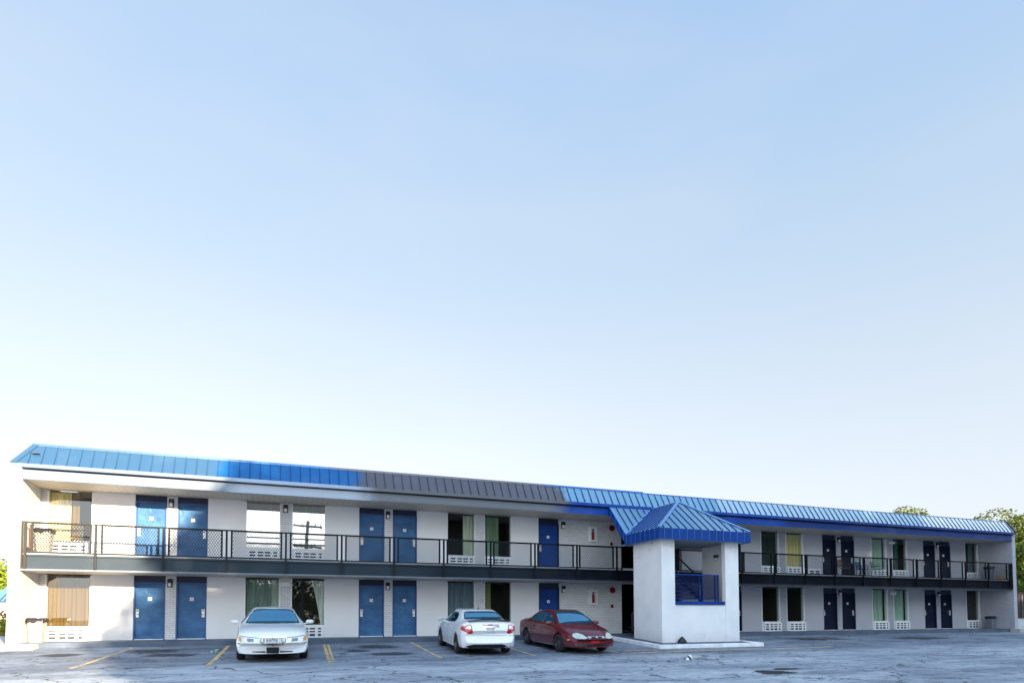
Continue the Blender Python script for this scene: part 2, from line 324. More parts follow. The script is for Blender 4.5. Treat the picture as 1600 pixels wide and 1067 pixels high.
def asphalt():
    t = NT('worn_asphalt'); v = t.coord()
    sp = t.n('ShaderNodeSeparateXYZ'); t.l(v, sp.inputs[0])
    big = t.noise(t.coord((1, 1, 1)), .12, 5, .6); mid = t.noise(t.coord((.35, 1, 1)), .8, 6, .65); fine = t.noise(v, 28, 5, .75)
    agg = t.noise(v, 140, 2, .6)
    base = t.ramp(mid, [(.34, (.18, .21, .25)), (.48, (.34, .375, .42)), (.62, (.53, .56, .59))])
    # the parking bays by the kerb are darker, oil stained; the lane beyond is bleached
    yy = t.math('ADD', sp.outputs[1], t.math('MULTIPLY', t.math('SUBTRACT', t.noise(t.coord((.25, 1, 1)), .5, 4), .5), 3.2))
    mr = t.n('ShaderNodeMapRange'); t.l(yy, mr.inputs[0]); mr.inputs[1].default_value = -9.3; mr.inputs[2].default_value = -7.0
    mr.inputs[3].default_value = 0; mr.inputs[4].default_value = 1
    far = t.math('MULTIPLY', mr.outputs[0], .62)
    base = t.mix(far, base, t.ramp(mid, [(.36, (.035, .05, .085)), (.62, (.15, .19, .265))]))
    base = t.mix(t.math('MULTIPLY', t.math('MAXIMUM', t.math('SUBTRACT', big, .45), 0.), 1.3), base, (.10, .12, .15))
    base = t.mix(t.math('MULTIPLY', t.math('SUBTRACT', agg, .42), .9), base, (.30, .31, .33))
    base = t.mix(t.ramp(fine, [(.55, (0, 0, 0)), (.72, (.45, .45, .45))]), base, (.045, .05, .06))
    st1 = t.noise(t.coord((.8, 1.6, 1)), 3.2, 8, .78); st2 = t.noise(t.coord((.5, 1.3, 1)), 9, 6, .8)
    base = t.mix(t.ramp(st1, [(.50, (0, 0, 0)), (.66, (.75, .75, .75))]), base, (.075, .09, .12))
    base = t.mix(t.ramp(st2, [(.54, (0, 0, 0)), (.70, (.6, .6, .6))]), base, (.50, .53, .57))
    base = t.mix(t.ramp(st2, [(.30, (.6, .6, .6)), (.44, (0, 0, 0))]), base, (.05, .06, .085))
    # cracks
    dv = t.n('ShaderNodeVectorMath'); dv.operation = 'ADD'
    nn = t.n('ShaderNodeTexNoise'); nn.inputs['Scale'].default_value = 1.1; nn.inputs['Detail'].default_value = 6; t.l(v, nn.inputs['Vector'])
    sc = t.n('ShaderNodeVectorMath'); sc.operation = 'SCALE'; sc.inputs['Scale'].default_value = 1.5; t.l(nn.outputs['Color'], sc.inputs[0])
    t.l(v, dv.inputs[0]); t.l(sc.outputs[0], dv.inputs[1])
    cr = []
    for s_, wd, seed in ((.22, .012, 0), (.75, .010, 9)):
        mp = t.n('ShaderNodeMapping'); mp.inputs['Location'].default_value = (seed, seed, 0); t.l(dv.outputs[0], mp.inputs[0])
        vo = t.n('ShaderNodeTexVoronoi'); vo.feature = 'DISTANCE_TO_EDGE'; vo.inputs['Scale'].default_value = s_
        t.l(mp.outputs[0], vo.inputs['Vector'])
        cr.append(t.math('LESS_THAN', vo.outputs['Distance'], wd if s_ > .5 else wd * .5))
    gate = t.math('GREATER_THAN', t.noise(v, .35, 3), .54)
    crack = t.math('MAXIMUM', cr[0], t.math('MULTIPLY', cr[1], gate))
    crack = t.math('MULTIPLY', crack, t.math('GREATER_THAN', t.noise(v, 3.5, 3), .40))
    base = t.mix(t.math('MULTIPLY', crack, .8), base, (.012, .013, .017))
    # oil patches with places of their own, and a dark patch under each car
    for (cx, cy, rx, ry) in ((3.5, -3.3, .95, .75), (3.6, -5.6, 1.0, .55), (-3.5, -3.3, 1.1, .8), (-2.9, -4.6, .9, .6), (2.6, -4.6, .5, .5), (6.7, -4.5, 1.0, 1.9), (10.2, -4.8, 1.0, 1.9), (0, -4.5, 1., 2.), (24, -3.6, 1.8, .8), (30, -4.4, 2.2, .7), (-5.9, -4.0, .6, .5)):
        dx = t.math('DIVIDE', t.math('SUBTRACT', sp.outputs[0], cx), rx); dy = t.math('DIVIDE', t.math('SUBTRACT', sp.outputs[1], cy), ry)
        d2 = t.math('ADD', t.math('MULTIPLY', dx, dx), t.math('MULTIPLY', dy, dy))
        d2 = t.math('ADD', d2, t.math('MULTIPLY', t.math('SUBTRACT', t.noise(v, 1.9, 4), .5), 2.4))
        k = t.n('ShaderNodeMapRange'); t.l(d2, k.inputs[0]); k.inputs[1].default_value = .35; k.inputs[2].default_value = 1.1; k.inputs[3].default_value = .85; k.inputs[4].default_value = 0
        base = t.mix(k.outputs[0], base, (.018, .02, .026))
    h = t.math('ADD', t.math('MULTIPLY', agg, .5), t.math('ADD', fine, t.math('MULTIPLY', crack, -1.5)))
    t.bsdf(base, .85, 0, t.bump(h, .5, .012), .3); return t.m
M['asphalt'] = asphalt()

def line_mat():
    t = NT('worn_yellow_paint'); v = t.coord(); n = t.noise(v, 9, 6, .75); n2 = t.noise(v, 1.2, 4)
    f = t.math('ADD', t.math('MULTIPLY', n, .75), t.math('MULTIPLY', n2, .35))
    k = t.ramp(f, [(.52, (1, 1, 1)), (.66, (0, 0, 0))])
    c = t.mix(k, (.12, .13, .15), (.74, .50, .20))
    t.bsdf(c, .8); return t.m
M['line'] = line_mat()

def leaf_mat(name, a, b, c2, scale=.6, trans=.25):
    t = NT(name); tc = t.n('ShaderNodeTexCoord'); n = t.noise(tc.outputs['Object'], scale, 4); n2 = t.noise(tc.outputs['Object'], 6, 3)
    c = t.ramp(t.math('ADD', t.math('MULTIPLY', n, .6), t.math('MULTIPLY', n2, .4)), [(.35, a), (.5, b), (.65, c2)])
    d = t.n('ShaderNodeBsdfDiffuse'); tr = t.n('ShaderNodeBsdfTranslucent'); t.l(c, d.inputs[0]); t.l(c, tr.inputs[0])
    mx = t.n('ShaderNodeMixShader'); mx.inputs[0].default_value = trans; t.l(d.outputs[0], mx.inputs[1]); t.l(tr.outputs[0], mx.inputs[2])
    t.l(mx.outputs[0], t.out.inputs[0]); return t.m
M['leaf'] = leaf_mat('leaf_green', (.03, .06, .02), (.07, .12, .03), (.13, .16, .04))
M['leaf_dark'] = leaf_mat('leaf_dark', (.018, .035, .014), (.035, .06, .02), (.06, .09, .03))
M['leaf_lime'] = leaf_mat('leaf_lime', (.10, .16, .02), (.20, .26, .03), (.33, .34, .05), 1.2)
M['leaf_gold'] = leaf_mat('leaf_gold', (.04, .07, .025), (.10, .135, .03), (.27, .24, .06), .5)
M['leaf_orange'] = leaf_mat('leaf_orange', (.15, .16, .03), (.4, .25, .04), (.5, .22, .05), 1.)

# ------------------------------------------------------------------ mesh helpers
class MB:
    """collects boxes, prisms, tubes into ONE mesh"""
    def __init__(s): s.v = []; s.f = []; s.smooth = False
    def poly(s, pts, faces):
        o = len(s.v); s.v += [tuple(p) for p in pts]; s.f += [tuple(i + o for i in f) for f in faces]; return s
    def box(s, x0, x1, y0, y1, z0, z1):
        p = [(x0, y0, z0), (x1, y0, z0), (x1, y1, z0), (x0, y1, z0), (x0, y0, z1), (x1, y0, z1), (x1, y1, z1), (x0, y1, z1)]
        return s.poly(p, [(3, 2, 1, 0), (4, 5, 6, 7), (0, 1, 5, 4), (1, 2, 6, 5), (2, 3, 7, 6), (3, 0, 4, 7)])
    def prism(s, pts, d):
        """pts: planar polygon (3D), extruded by vector d"""
        n = len(pts); a = [Vector(p) for p in pts]; b = [p + Vector(d) for p in a]
        return s.poly(a + b, [tuple(range(n))[::-1], tuple(range(n, 2 * n))] + [(i, (i + 1) % n, n + (i + 1) % n, n + i) for i in range(n)])
    def tube(s, pts, r, n=8, caps=True):
        pts = [Vector(p) for p in pts]; rs = r if isinstance(r, (list, tuple)) else [r] * len(pts)
        rings = []
        for i, p in enumerate(pts):
            d = (pts[min(i + 1, len(pts) - 1)] - pts[max(i - 1, 0)]).normalized()
            a = d.orthogonal().normalized() if abs(d.z) > .95 else d.cross(Vector((0, 0, 1))).normalized()
            b = d.cross(a)
            rings.append([p + (a * math.cos(2 * math.pi * k / n) + b * math.sin(2 * math.pi * k / n)) * rs[i] for k in range(n)])
        o = len(s.v); s.v += [tuple(q) for rg in rings for q in rg]
        for i in range(len(pts) - 1):
            for k in range(n):
                s.f.append((o + i * n + k, o + i * n + (k + 1) % n, o + (i + 1) * n + (k + 1) % n, o + (i + 1) * n + k))
        if caps:
            s.f.append(tuple(o + k for k in range(n))[::-1]); s.f.append(tuple(o + (len(pts) - 1) * n + k for k in range(n)))
        return s
    def bar(s, p, q, wx, wz=None):
        """rectangular bar between two points"""
        p, q = Vector(p), Vector(q); wz = wz or wx; d = (q - p).normalized()
        a = d.cross(Vector((0, 0, 1))) if abs(d.z) < .98 else Vector((1, 0, 0)); a.normalize(); b = a.cross(d).normalized()
        c = [a * wx / 2 + b * wz / 2, -a * wx / 2 + b * wz / 2, -a * wx / 2 - b * wz / 2, a * wx / 2 - b * wz / 2]
        return s.poly([p + k for k in c] + [q + k for k in c], [(0, 1, 2, 3), (7, 6, 5, 4), (0, 4, 5, 1), (1, 5, 6, 2), (2, 6, 7, 3), (3, 7, 4, 0)])
    def lathe(s, prof, axis='y', n=24, c=(0, 0, 0)):
        """prof: list of (r, h) closed ring profile about axis"""
        o = len(s.v); m_ = len(prof)
        for k in range(n):
            a = 2 * math.pi * k / n
            for r, h in prof:
                if axis == 'y': s.v.append((c[0] + r * math.cos(a), c[1] + h, c[2] + r * math.sin(a)))
                elif axis == 'z': s.v.append((c[0] + r * math.cos(a), c[1] + r * math.sin(a), c[2] + h))
                else: s.v.append((c[0] + h, c[1] + r * math.cos(a), c[2] + r * math.sin(a)))
        for k in range(n):
            for j in range(m_ - 1):
                a, b = o + k * m_ + j, o + ((k + 1) % n) * m_ + j
                s.f.append((a, b, b + 1, a + 1))
        return s
    def build(s, name, mat, parent=None, loc=(0, 0, 0), smooth=None, bevel=0.):
        me = bpy.data.meshes.new(name); me.from_pydata(s.v, [], s.f); me.validate()
        bm = bmesh.new(); bm.from_mesh(me); bmesh.ops.recalc_face_normals(bm, faces=bm.faces)
        if bevel: bmesh.ops.bevel(bm, geom=[e for e in bm.edges if len(e.link_faces) == 2 and e.calc_face_angle(0) > .5], offset=bevel, segments=2, affect='EDGES', clamp_overlap=True)
        bm.to_mesh(me); bm.free()
        if s.smooth if smooth is None else smooth:
            me.polygons.foreach_set('use_smooth', [True] * len(me.polygons))
        me.materials.append(mat)
        return link(name, me, parent, loc)
def link(name, me, parent=None, loc=(0, 0, 0)):
    o = bpy.data.objects.new(name, me); COL.objects.link(o); o.location = loc
    if parent is not None: o.parent = parent
    return o
def empty(name, loc=(0, 0, 0), rz=0):
    o = bpy.data.objects.new(name, None); COL.objects.link(o); o.location = loc; o.rotation_euler = (0, 0, rz); o.empty_display_size = .2
    return o
def tag(o, label=None, cat=None, group=None, kind=None):
    if label: o['label'] = label
    if cat: o['category'] = cat
    if group: o['group'] = group
    if kind: o['kind'] = kind
    return o
def struct(o): return tag(o, kind='structure')
def copy_tree(o, parent=None):
    c = o.copy(); COL.objects.link(c)
    if parent is not None: c.parent = parent
    for ch in list(o.children): copy_tree(ch, c)
    return c

# ------------------------------------------------------------------ ground
xs = [-600, -60, -30, 60, 120, 600]; ys = [-600, -60] + [-26 + .5 * i for i in range(50)] + [-1.0, 20, 60, 600]
g = MB(); nx = len(xs)
for y in ys:
    for x in xs: g.v.append((x, y, gz(y)))
for j in range(len(ys) - 1):
    for i in range(nx - 1): g.f.append((j * nx + i, j * nx + i + 1, (j + 1) * nx + i + 1, (j + 1) * nx + i))
struct(g.build('parking_lot', M['asphalt']))
def strip(x0, y0, x1, y1, wd, dz=.004):
    s = MB(); n = max(2, int(math.hypot(x1 - x0, y1 - y0) / .25)); d = Vector((x1 - x0, y1 - y0, 0)).normalized(); nrm = Vector((-d.y, d.x, 0)) * wd / 2
    for i in range(n + 1):
        t = i / n; x, y = x0 + (x1 - x0) * t, y0 + (y1 - y0) * t
        for k in (-1, 1): s.v.append((x + nrm.x * k, y + nrm.y * k, gz(y + nrm.y * k) + dz))
    for i in range(n): s.f.append((2 * i, 2 * i + 1, 2 * i + 3, 2 * i + 2))
    return s
for (a, b, c, d, wd) in ((-4.75, -7.4, -4.35, -2.1, .11), (-1.62, -7.9, -1.45, -2.0, .12), (1.52, -7.6, 1.76, -2.1, .10), (1.64, -7.5, 1.90, -2.2, .08), (4.89, -7.2, 5.03, -1.95, .10),
                     (8.00, -7.3, 8.2, -3.0, .09), (11.2, -7.6, 11.3, -3.4, .09), (11.2, -7.35, 17.6, -7.0, .20), (11.7, -6.6, 13.7, -6.5, .14), (12.9, -6.7, 13.15, -9.0, .10), (17.3, -7.25, 21.2, -7.0, .20), (24.4, -6.8, 24.4, -2.4, .09)):
    struct(strip(a, b, c, d, wd).build('parking_line', M['line']))
# walkway slab in front of the rooms
struct(MB().box(-7.62, 41.62, -1.78, .1, -.4, 0.).build('walkway', M['walk'], bevel=.02))
# concrete paving past the left end, white kerb at right end
struct(MB().box(-30, -7.05, -2.35, -1.785, -.5, -.03).build('pavement', M['concrete'], bevel=.02))
struct(MB().box(-30, -7.90, -1.78, 14, -.5, -.035).build('path', M['concrete']))
struct(MB().box(41.2, 44.6, -2.3, -1.785, -.5, .0).build('kerb', M['concrete'], bevel=.02))

# ------------------------------------------------------------------ motel building
B = empty('motel_building', (0, 0, 0))
tag(B, 'long two storey motel with blue and brown metal mansard roof, white walls and balcony walkway', 'motel')
FL = 2.97                 # upper floor level
H1, H2 = 2.345, 5.32      # soffit heights
def wallbox(name, mat, x0, x1, z0, z1, y0=0., y1=.22):
    return MB().box(x0, x1, y0, y1, z0, z1).build(name, mat, B)

def make_door(mat, fmat, right_handle, wd=1.03, up=False):
    d = bpy.data.objects.new('door', None)
    h = 2.06
    s = MB().box(.055, wd - .055, 0.10, .15, .03, h)
    me_o = s.build('door', mat, B)
    fr = MB().box(0, .05, .02, .19, 0, h + .05).box(wd - .05, wd, .02, .19, 0, h + .05).box(.05, wd - .05, .02, .19, h + .004, h + .05)
    fr.build('frame', fmat, me_o)
    MB().box(.0, wd, .09, .19, h + .052, 2.40).build('transom_panel', M['frame_navy'], me_o)  # navy colour stands in for the shadow under the soffit
    MB().box(.05, wd - .05, .0, .19, .0, .028).build('threshold', M['white_trim'], me_o)
    p = MB().box(wd / 2 - .065, wd / 2 + .065, .088, .0995, 1.44, 1.56).build('number_plate', M['plate'], me_o)
    MB().box(wd / 2 - .03, wd / 2 - .014, .084, .0875, 1.475, 1.525).box(wd / 2 - .008, wd / 2 + .008, .084, .0875, 1.475, 1.525).box(wd / 2 + .014, wd / 2 + .03, .084, .0875, 1.475, 1.525).build('number_mark', M['grey_mark'], p)
    hx = wd - .12 if right_handle else .12; sg = -1 if right_handle else 1
    l = MB().box(hx - .05, hx + .05, .06, .099, .82, 1.12).build('lock_plate', M['lock'], me_o, bevel=.008)
    MB().tube([(hx, .055, .93), (hx, .02, .93)], .012, 6).tube([(hx, .02, .93), (hx + sg * .12, .02, .93)], .011, 6).build('door_handle', M['chrome'], l)
    MB().box(hx - .022, hx + .022, .053, .0595, 1.045, 1.09).build('keypad', M['dark_slot'], l)
    return me_o
protos = {}
def door(x, z, mat, fmat, rh, wd=1.03, name=None, rz=0):
    key = (mat.name, rh, round(wd, 2))
    if key not in protos:
        o = make_door(mat, fmat, rh, wd); protos[key] = o
    else: o = copy_tree(protos[key], B)
    o.location = (x, 0, z); return o

def make_ac():
    s = MB().box(0, 1.18, -.04, .18, 0, .46)
    for z in (.0, .155, .27, .39): s.box(.0, 1.18, -.062, -.041, z, z + (.055 if z else .06) + (.015 if z > .3 else 0))
    for a, b in ((0, .09), (.31, .40), (.605, .655), (.86, .97), (1.09, 1.18)): s.box(a, b, -.064, -.043, .0, .46)
    o = s.build('air_conditioner', M['ac_white'], B)
    MB().box(.05, 1.13, -.052, -.0405, .04, .42).build('grille', M['dark_slot'], o)
    return o
AC = make_ac(); ac_used = [False]
def ac(x, z):
    if not ac_used[0]: ac_used[0] = True; o = AC
    else: o = copy_tree(AC, B)
    o.location = (x, 0, z); return o

def curtain(parent, x0, x1, z0, z1, mat, sweep=0.):
    s = MB(); n = max(8, int((x1 - x0) / .02)); rnd = random.Random(int(x0 * 100))
    ph = rnd.random() * 6; nz = 6
    for j in range(nz + 1):
        tz = j / nz
        for i in range(n + 1):
            t = i / n; a = ph + t * (x1 - x0) * 52 + math.sin(t * 9 + ph) * 1.2
            xx = x0 + (x1 - x0) * t
            if sweep: xx = xx + sweep * (1 - t) * (1 - tz) ** .8 * (x1 - x0)
            s.v.append((xx, .24 + .022 * math.sin(a) + .01 * math.sin(a * .37), z0 + (z1 - z0) * tz))
    for j in range(nz):
        for i in range(n):
            a = j * (n + 1) + i; s.f.append((a, a + 1, a + n + 2, a + n + 1))
    s.smooth = True
    return s.build('curtain', mat, parent)
def window(x0, x1, zf, cur, glass='glass', ledge=.51, top=2.32, bar=False, acx=None):
    """cur: list of (from, to, colour[, sweep]) in fractions of the glass"""
    z0 = zf + ledge; z1 = zf + top
    fr = MB().box(x0 - .045, x0 - .001, .0, .2, z0 - .03, z1).box(x1 + .001, x1 + .045, .0, .2, z0 - .03, z1).box(x0 - .001, x1 + .001, .0, .2, z0 - .03, z0)
    W = fr.build('window', M['white_trim'], B)
    p = MB(); p.poly([(x0, .09, z0), (x1, .09, z0), (x1, .09, z1), (x0, .09, z1)], [(0, 1, 2, 3)])
    pane_me = bpy.data.meshes.new('pane'); pane_me.from_pydata(p.v, [], p.f); pane_me.materials.append(M[glass]); link('pane', pane_me, W)   # single face, must keep facing the street
    rm = MB().poly([(x0, .21, z0), (x1, .21, z0), (x1, .21, z1), (x0, .21, z1), (x0 - .4, 2.2, z0 - .5), (x1 + .4, 2.2, z0 - .5), (x1 + .4, 2.2, z1), (x0 - .4, 2.2, z1)],
                   [(4, 5, 6, 7), (0, 1, 5, 4), (2, 3, 7, 6), (0, 4, 7, 3), (1, 2, 6, 5)])
    rm.build('room_lining', M['room'], W)
    if bar: MB().box(x0, x1, .07, .12, zf + .93, zf + .97).build('glazing_bar', M['lamp_black'], W)
    for c in cur:
        a, b = x0 + (x1 - x0) * c[0], x0 + (x1 - x0) * c[1]
        curtain(W, a, b, z0 + .01, z1 - .03, CU[c[2]], c[3] if len(c) > 3 else 0)
    wallbox('sill_panel', M['stucco'], x0 - .045, x1 + .045, zf, z0 - .032)
    ac((acx if acx is not None else x0 + .02), zf + .0)
    return W

def lamp(x, z, kind='lantern'):
    if kind == 'lantern':
        o = MB().box(-.075, .075, -.13, 0, -.0, .13).build('wall_lamp', M['lamp_black'], B, (x, 0, z), bevel=.01)
        MB().lathe([(.0, -.14), (.045, -.14), (.058, -.06), (.055, 0), (.0, 0)], 'z', 12, (0, -.065, 0)).build('lamp_shade', M['lamp_glass'], o, smooth=True)
        MB().box(-.085, .085, -.018, -.001, -.16, .16).build('back_plate', M['lamp_black'], o)
    else:
        o = MB().box(-.2, .2, -.09, 0, -.055, .055).build('wall_lamp', M['lamp_glass'], B, (x, 0, z), bevel=.03)
        MB().box(-.215, .215, -.012, -.001, -.068, .068).build('back_plate', M['ac_white'], o)
    return o

SOFF = .0
def column_pair(zf, u0, first=True):
    pass
floors = [(0., 2.345, 0), (FL, 5.32 , 1)]
# openings per floor; everything else along the facade is filled with stucco or brick
for zf, top, up in floors:
    dm = M['door_blue']; fm = M['frame_blue']
    segs = []   # (x0,x1,material)
    # left end
    segs.append((-7.62, -7.445, 'brick'))
    W1 = (-7.40, -6.11)
    if up: window(*W1, zf, [(0, .48, 'yellow'), (.5, .68, 'gold')], 'glass_haze', .56, 2.32, True)
    else: window(*W1, zf, [(0, 1, 'gold')], 'glass_haze')
    segs.append((-6.065, -4.755, 'stucco'))
    for k, u0 in enumerate((-4.755, 3.27)):
        door(u0, zf, dm, fm, False); door(u0 + 1.375, zf, dm, fm, True)
        segs.append((u0 + 1.03, u0 + 1.375, 'brick')); segs.append((u0 + 2.405, u0 + 3.705, 'stucco'))
        a = (u0 + 3.75, u0 + 4.955); b = (u0 + 5.44, u0 + 6.665)
        segs.append((a[1] + .045, b[0] - .045, 'brick')); segs.append((b[1] + .045, u0 + 8.02, 'stucco'))
        lamp(u0 + 1.17, zf + 2.09)
        if k == 0:
            if up:
                window(*a, zf, [(0, 1, 'blind')], 'glass_film', .56, 2.32, True); window(*b, zf, [(0, 1, 'blind')], 'glass_film', .56, 2.32, True)
                lamp(.41, zf + 2.12)
            else:
                window(*a, zf, [(0, .76, 'pane'), (.77, 1, 'white')], 'glass_haze'); window(*b, zf, [(.6, 1, 'white', .75)], 'glass')
                lamp(.41, zf + 2.12, 'bulkhead')
        else:
            if up: window(*a, zf, [(.62, 1, 'cream')], 'glass'); window(*b, zf, [(0, .6, 'sage')], 'glass')
            else: window(*a, zf, [(0, 1, 'greyblue')], 'glass'); window(*b, zf, [(0, .3, 'olive')], 'glass')
    door(11.29, zf, M['door_plain'], M['frame_navy'], False, 1.04)
    segs.append((12.33, 15.62, 'brick')); lamp(12.52, zf + 2.07)
    # wall behind the stair tower and the breezeway
    segs.append((19.1, 20.4, 'stucco'))
    dn = M['door_navy']; fn = M['frame_navy']
    for k, u0 in enumerate((20.405, 28.43, 36.435)):
        if k == 0:
            door(u0, zf, dn, fn, False); door(u0 + 1.375, zf, dn, fn, True)
        else:
            d1 = door(u0, zf, dn, fn, False)
            if up and k == 1: d1['label'] = 'navy door standing a little open'
            door(u0 + 1.375, zf, dn, fn, True)
        segs.append((u0 + 1.03, u0 + 1.375, 'brick')); segs.append((u0 + 2.405, u0 + 3.70, 'stucco'))
        lamp(u0 + 1.2, zf + 2.1)
        a = (u0 + 3.745, u0 + 4.9); b = (u0 + 5.44, u0 + 6.6)
        if k < 2:
            segs.append((a[1] + .045, b[0] - .045, 'brick')); segs.append((b[1] + .045, u0 + 8.02 + (.005 if k == 0 else -.015), 'stucco'))
            if k == 0:
                if up: window(*a, zf, [(0, 1, 'darkgreen')], 'glass'); window(*b, zf, [(0, 1, 'yellow')], 'glass')
                else: window(*a, zf, [(0, .2, 'teal')], 'glass', acx=a[0] + .06); window(*b, zf, [(0, .22, 'teal')], 'glass', acx=b[0] + .06)
            else:
                if up: window(*a, zf, [(0, .95, 'mint')], 'glass'); window(*b, zf, [(.38, .62, 'teal')], 'glass')
                else: window(*a, zf, [(.0, .93, 'mint')], 'glass'); window(*b, zf, [(.0, .95, 'mint')], 'glass')
                lamp(33.82, zf + 2.1, 'bulkhead')
        else:
            if up: window(*a, zf, [(.55, .85, 'teal')], 'glass')
            else: window(*a, zf, [], 'glass')
            segs.append((a[1] + .045, 41.62, 'brick'))
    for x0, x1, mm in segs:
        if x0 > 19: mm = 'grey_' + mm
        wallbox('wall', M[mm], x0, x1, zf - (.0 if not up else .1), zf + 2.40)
    # lintel wall band above everything (behind soffit)
    if not up: MB().box(-7.62, 41.62, .0, .22, 2.402, FL - .102).build('wall_header', M['stucco'], B)
# breezeway: dark corridor
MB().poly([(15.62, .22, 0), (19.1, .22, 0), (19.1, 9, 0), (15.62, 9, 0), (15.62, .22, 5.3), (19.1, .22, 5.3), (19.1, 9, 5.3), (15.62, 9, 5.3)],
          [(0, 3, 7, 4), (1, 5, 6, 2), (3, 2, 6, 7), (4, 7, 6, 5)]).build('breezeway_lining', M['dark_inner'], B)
# rear volume: flat roof and back wall, so the building is a solid from any side
MB().box(-7.62, 41.62, 9.3, 9.5, -.3, 6.0).build('rear_wall', M['stucco'], B)
MB().box(-7.62, 41.62, -.3, 9.5, 6.0, 6.12).build('flat_roof', M['concrete'], B)
# end walls (wings)
ew = MB().box(-7.88, -7.62, -1.80, 9.3, -.3, 5.62); ew.build('end_wall', M['brick_side'], B)
MB().box(-7.885, -7.615, -1.93, -1.802, -.3, 5.66).build('end_wall_pier', simple('pier_white', (.78, .77, .75), .7, var=.06), B)
ew2 = MB().box(41.62, 41.92, -1.80, 9.3, -.3, 6.02); ew2.build('end_wall', make_brick('dimmed_brick_side', (.50, .50, .55), (1,)), B)  # shade on the right end wall is put into its brick colour
MB().box(41.58, 42.02, -1.3, -.8, 6.02, 6.14).build('wall_cap', M['fascia'], B)

# soffits
def soffit_mat(name, col, gap):
    t = NT(name); tc = t.n('ShaderNodeTexCoord'); wv = t.n('ShaderNodeTexWave'); wv.inputs['Scale'].default_value = 1.6; wv.bands_direction = 'X'; wv.wave_profile = 'SAW'
    t.l(tc.outputs['Object'], wv.inputs['Vector'])
    k = t.ramp(wv.outputs['Fac'], [(0, (gap, gap, gap)), (.08, (1, 1, 1)), (1, (1, 1, 1))])
    n = t.noise(t.coord(), 1.2, 4)
    c = t.mix(1., t.ramp(n, [(.3, tuple(x * .8 for x in col)), (.7, col)]), k, 'MULTIPLY'); t.bsdf(c, .6); return t.m
M['soffit'] = soffit_mat('soffit_boards', (.52, .46, .38), .35)
MB().box(-7.62, 41.62, -1.77, .22, H2, H2 + .04).build('roof_soffit', M['soffit'], B)
MB().box(-7.62, 41.62, -1.74, -.002, H1 - .0, H1 + .03).build('balcony_soffit', M['soffit'], B)
# fascia boards and eave band
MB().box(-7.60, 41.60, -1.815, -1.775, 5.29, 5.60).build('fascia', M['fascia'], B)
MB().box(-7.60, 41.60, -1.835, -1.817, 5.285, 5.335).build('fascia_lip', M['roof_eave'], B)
MB().box(-7.60, 41.60, -1.79, -1.76, 5.602, 5.645).build('shadow_gap', M['lamp_black'], B)
def eave(x0, x1): return MB().box(x0, x1, -1.97, -1.80, 5.648, 5.775)
eave(-7.89, 41.75).build('eave', M['roof_eave'], B, bevel=.006)
# mansard
ZB, ZT, YB, YT = 5.777, 6.50, -1.95, -1.50
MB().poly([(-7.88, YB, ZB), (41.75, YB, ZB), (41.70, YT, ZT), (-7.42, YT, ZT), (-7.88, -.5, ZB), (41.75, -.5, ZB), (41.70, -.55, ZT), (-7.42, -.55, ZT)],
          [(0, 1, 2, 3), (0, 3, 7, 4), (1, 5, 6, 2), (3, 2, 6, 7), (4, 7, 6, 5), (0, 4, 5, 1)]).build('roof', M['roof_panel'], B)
ribs = MB(); x = -7.43
sl = Vector((0, YT - YB, ZT - ZB)); nrm = Vector((0, -sl.z, sl.y)).normalized()
while x < 41.7:
    p = Vector((x, YB, ZB + .005)); q = Vector((x, YT, ZT)) + Vector((0, 0, -.03))
    if x < -7.42: q = p + (q - p) * .95
    a = [p + Vector((-.013, 0, 0)), p + Vector((.013, 0, 0)), q + Vector((.013, 0, 0)), q + Vector((-.013, 0, 0))]
    ribs.prism(a, nrm * .038)
    x += .3465
rb = ribs.build('roof_ribs', M['roof_rib'], B)
# left hip cap, coping along the top (with its small step)
MB().prism([(-7.90, YB - .01, ZB), (-7.74, YB - .01, ZB), (-7.27, YT - .01, ZT), (-7.44, YT - .01, ZT)], nrm * .03).build('hip_cap', M['coping'], B)
MB().prism([(41.60, YB - .01, ZB), (41.76, YB - .01, ZB), (41.72, YT - .01, ZT), (41.55, YT - .01, ZT)], nrm * .03).build('hip_cap', M['roof_rib'], B)
def cop(x0, x1, dz): return MB().prism([(x0, YT - .045, ZT - .05 + dz), (x0, YT - .045, ZT + .035 + dz), (x0, YT + .2, ZT + .05 + dz), (x0, YT + .2, ZT - .02 + dz)], (x1 - x0, 0, 0))
cop(-7.45, 15.9, .0).build('coping', M['coping'], B); cop(15.9, 41.7, -.045).build('coping', M['coping'], B)
MB().prism([(-7.36, -1.83, 6.17), (-7.20, -1.83, 6.17), (-7.17, -1.83, 6.15), (-7.36, -1.83, 6.14)], (0, .1, 0)).build('roof_patch', M['dark_slot'], B)

# balcony slab, band and lip
MB().box(-7.62, 41.62, -1.72, -.002, FL - .12, FL - .004).build('balcony_floor', M['slab'], B)
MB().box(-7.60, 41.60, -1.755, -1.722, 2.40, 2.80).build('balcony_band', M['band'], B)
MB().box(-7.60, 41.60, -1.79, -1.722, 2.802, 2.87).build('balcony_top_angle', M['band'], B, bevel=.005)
MB().box(-7.60, 41.60, -1.80, -1.722, 2.335, 2.398).build('balcony_lip', M['band_lip'], B, bevel=.006)

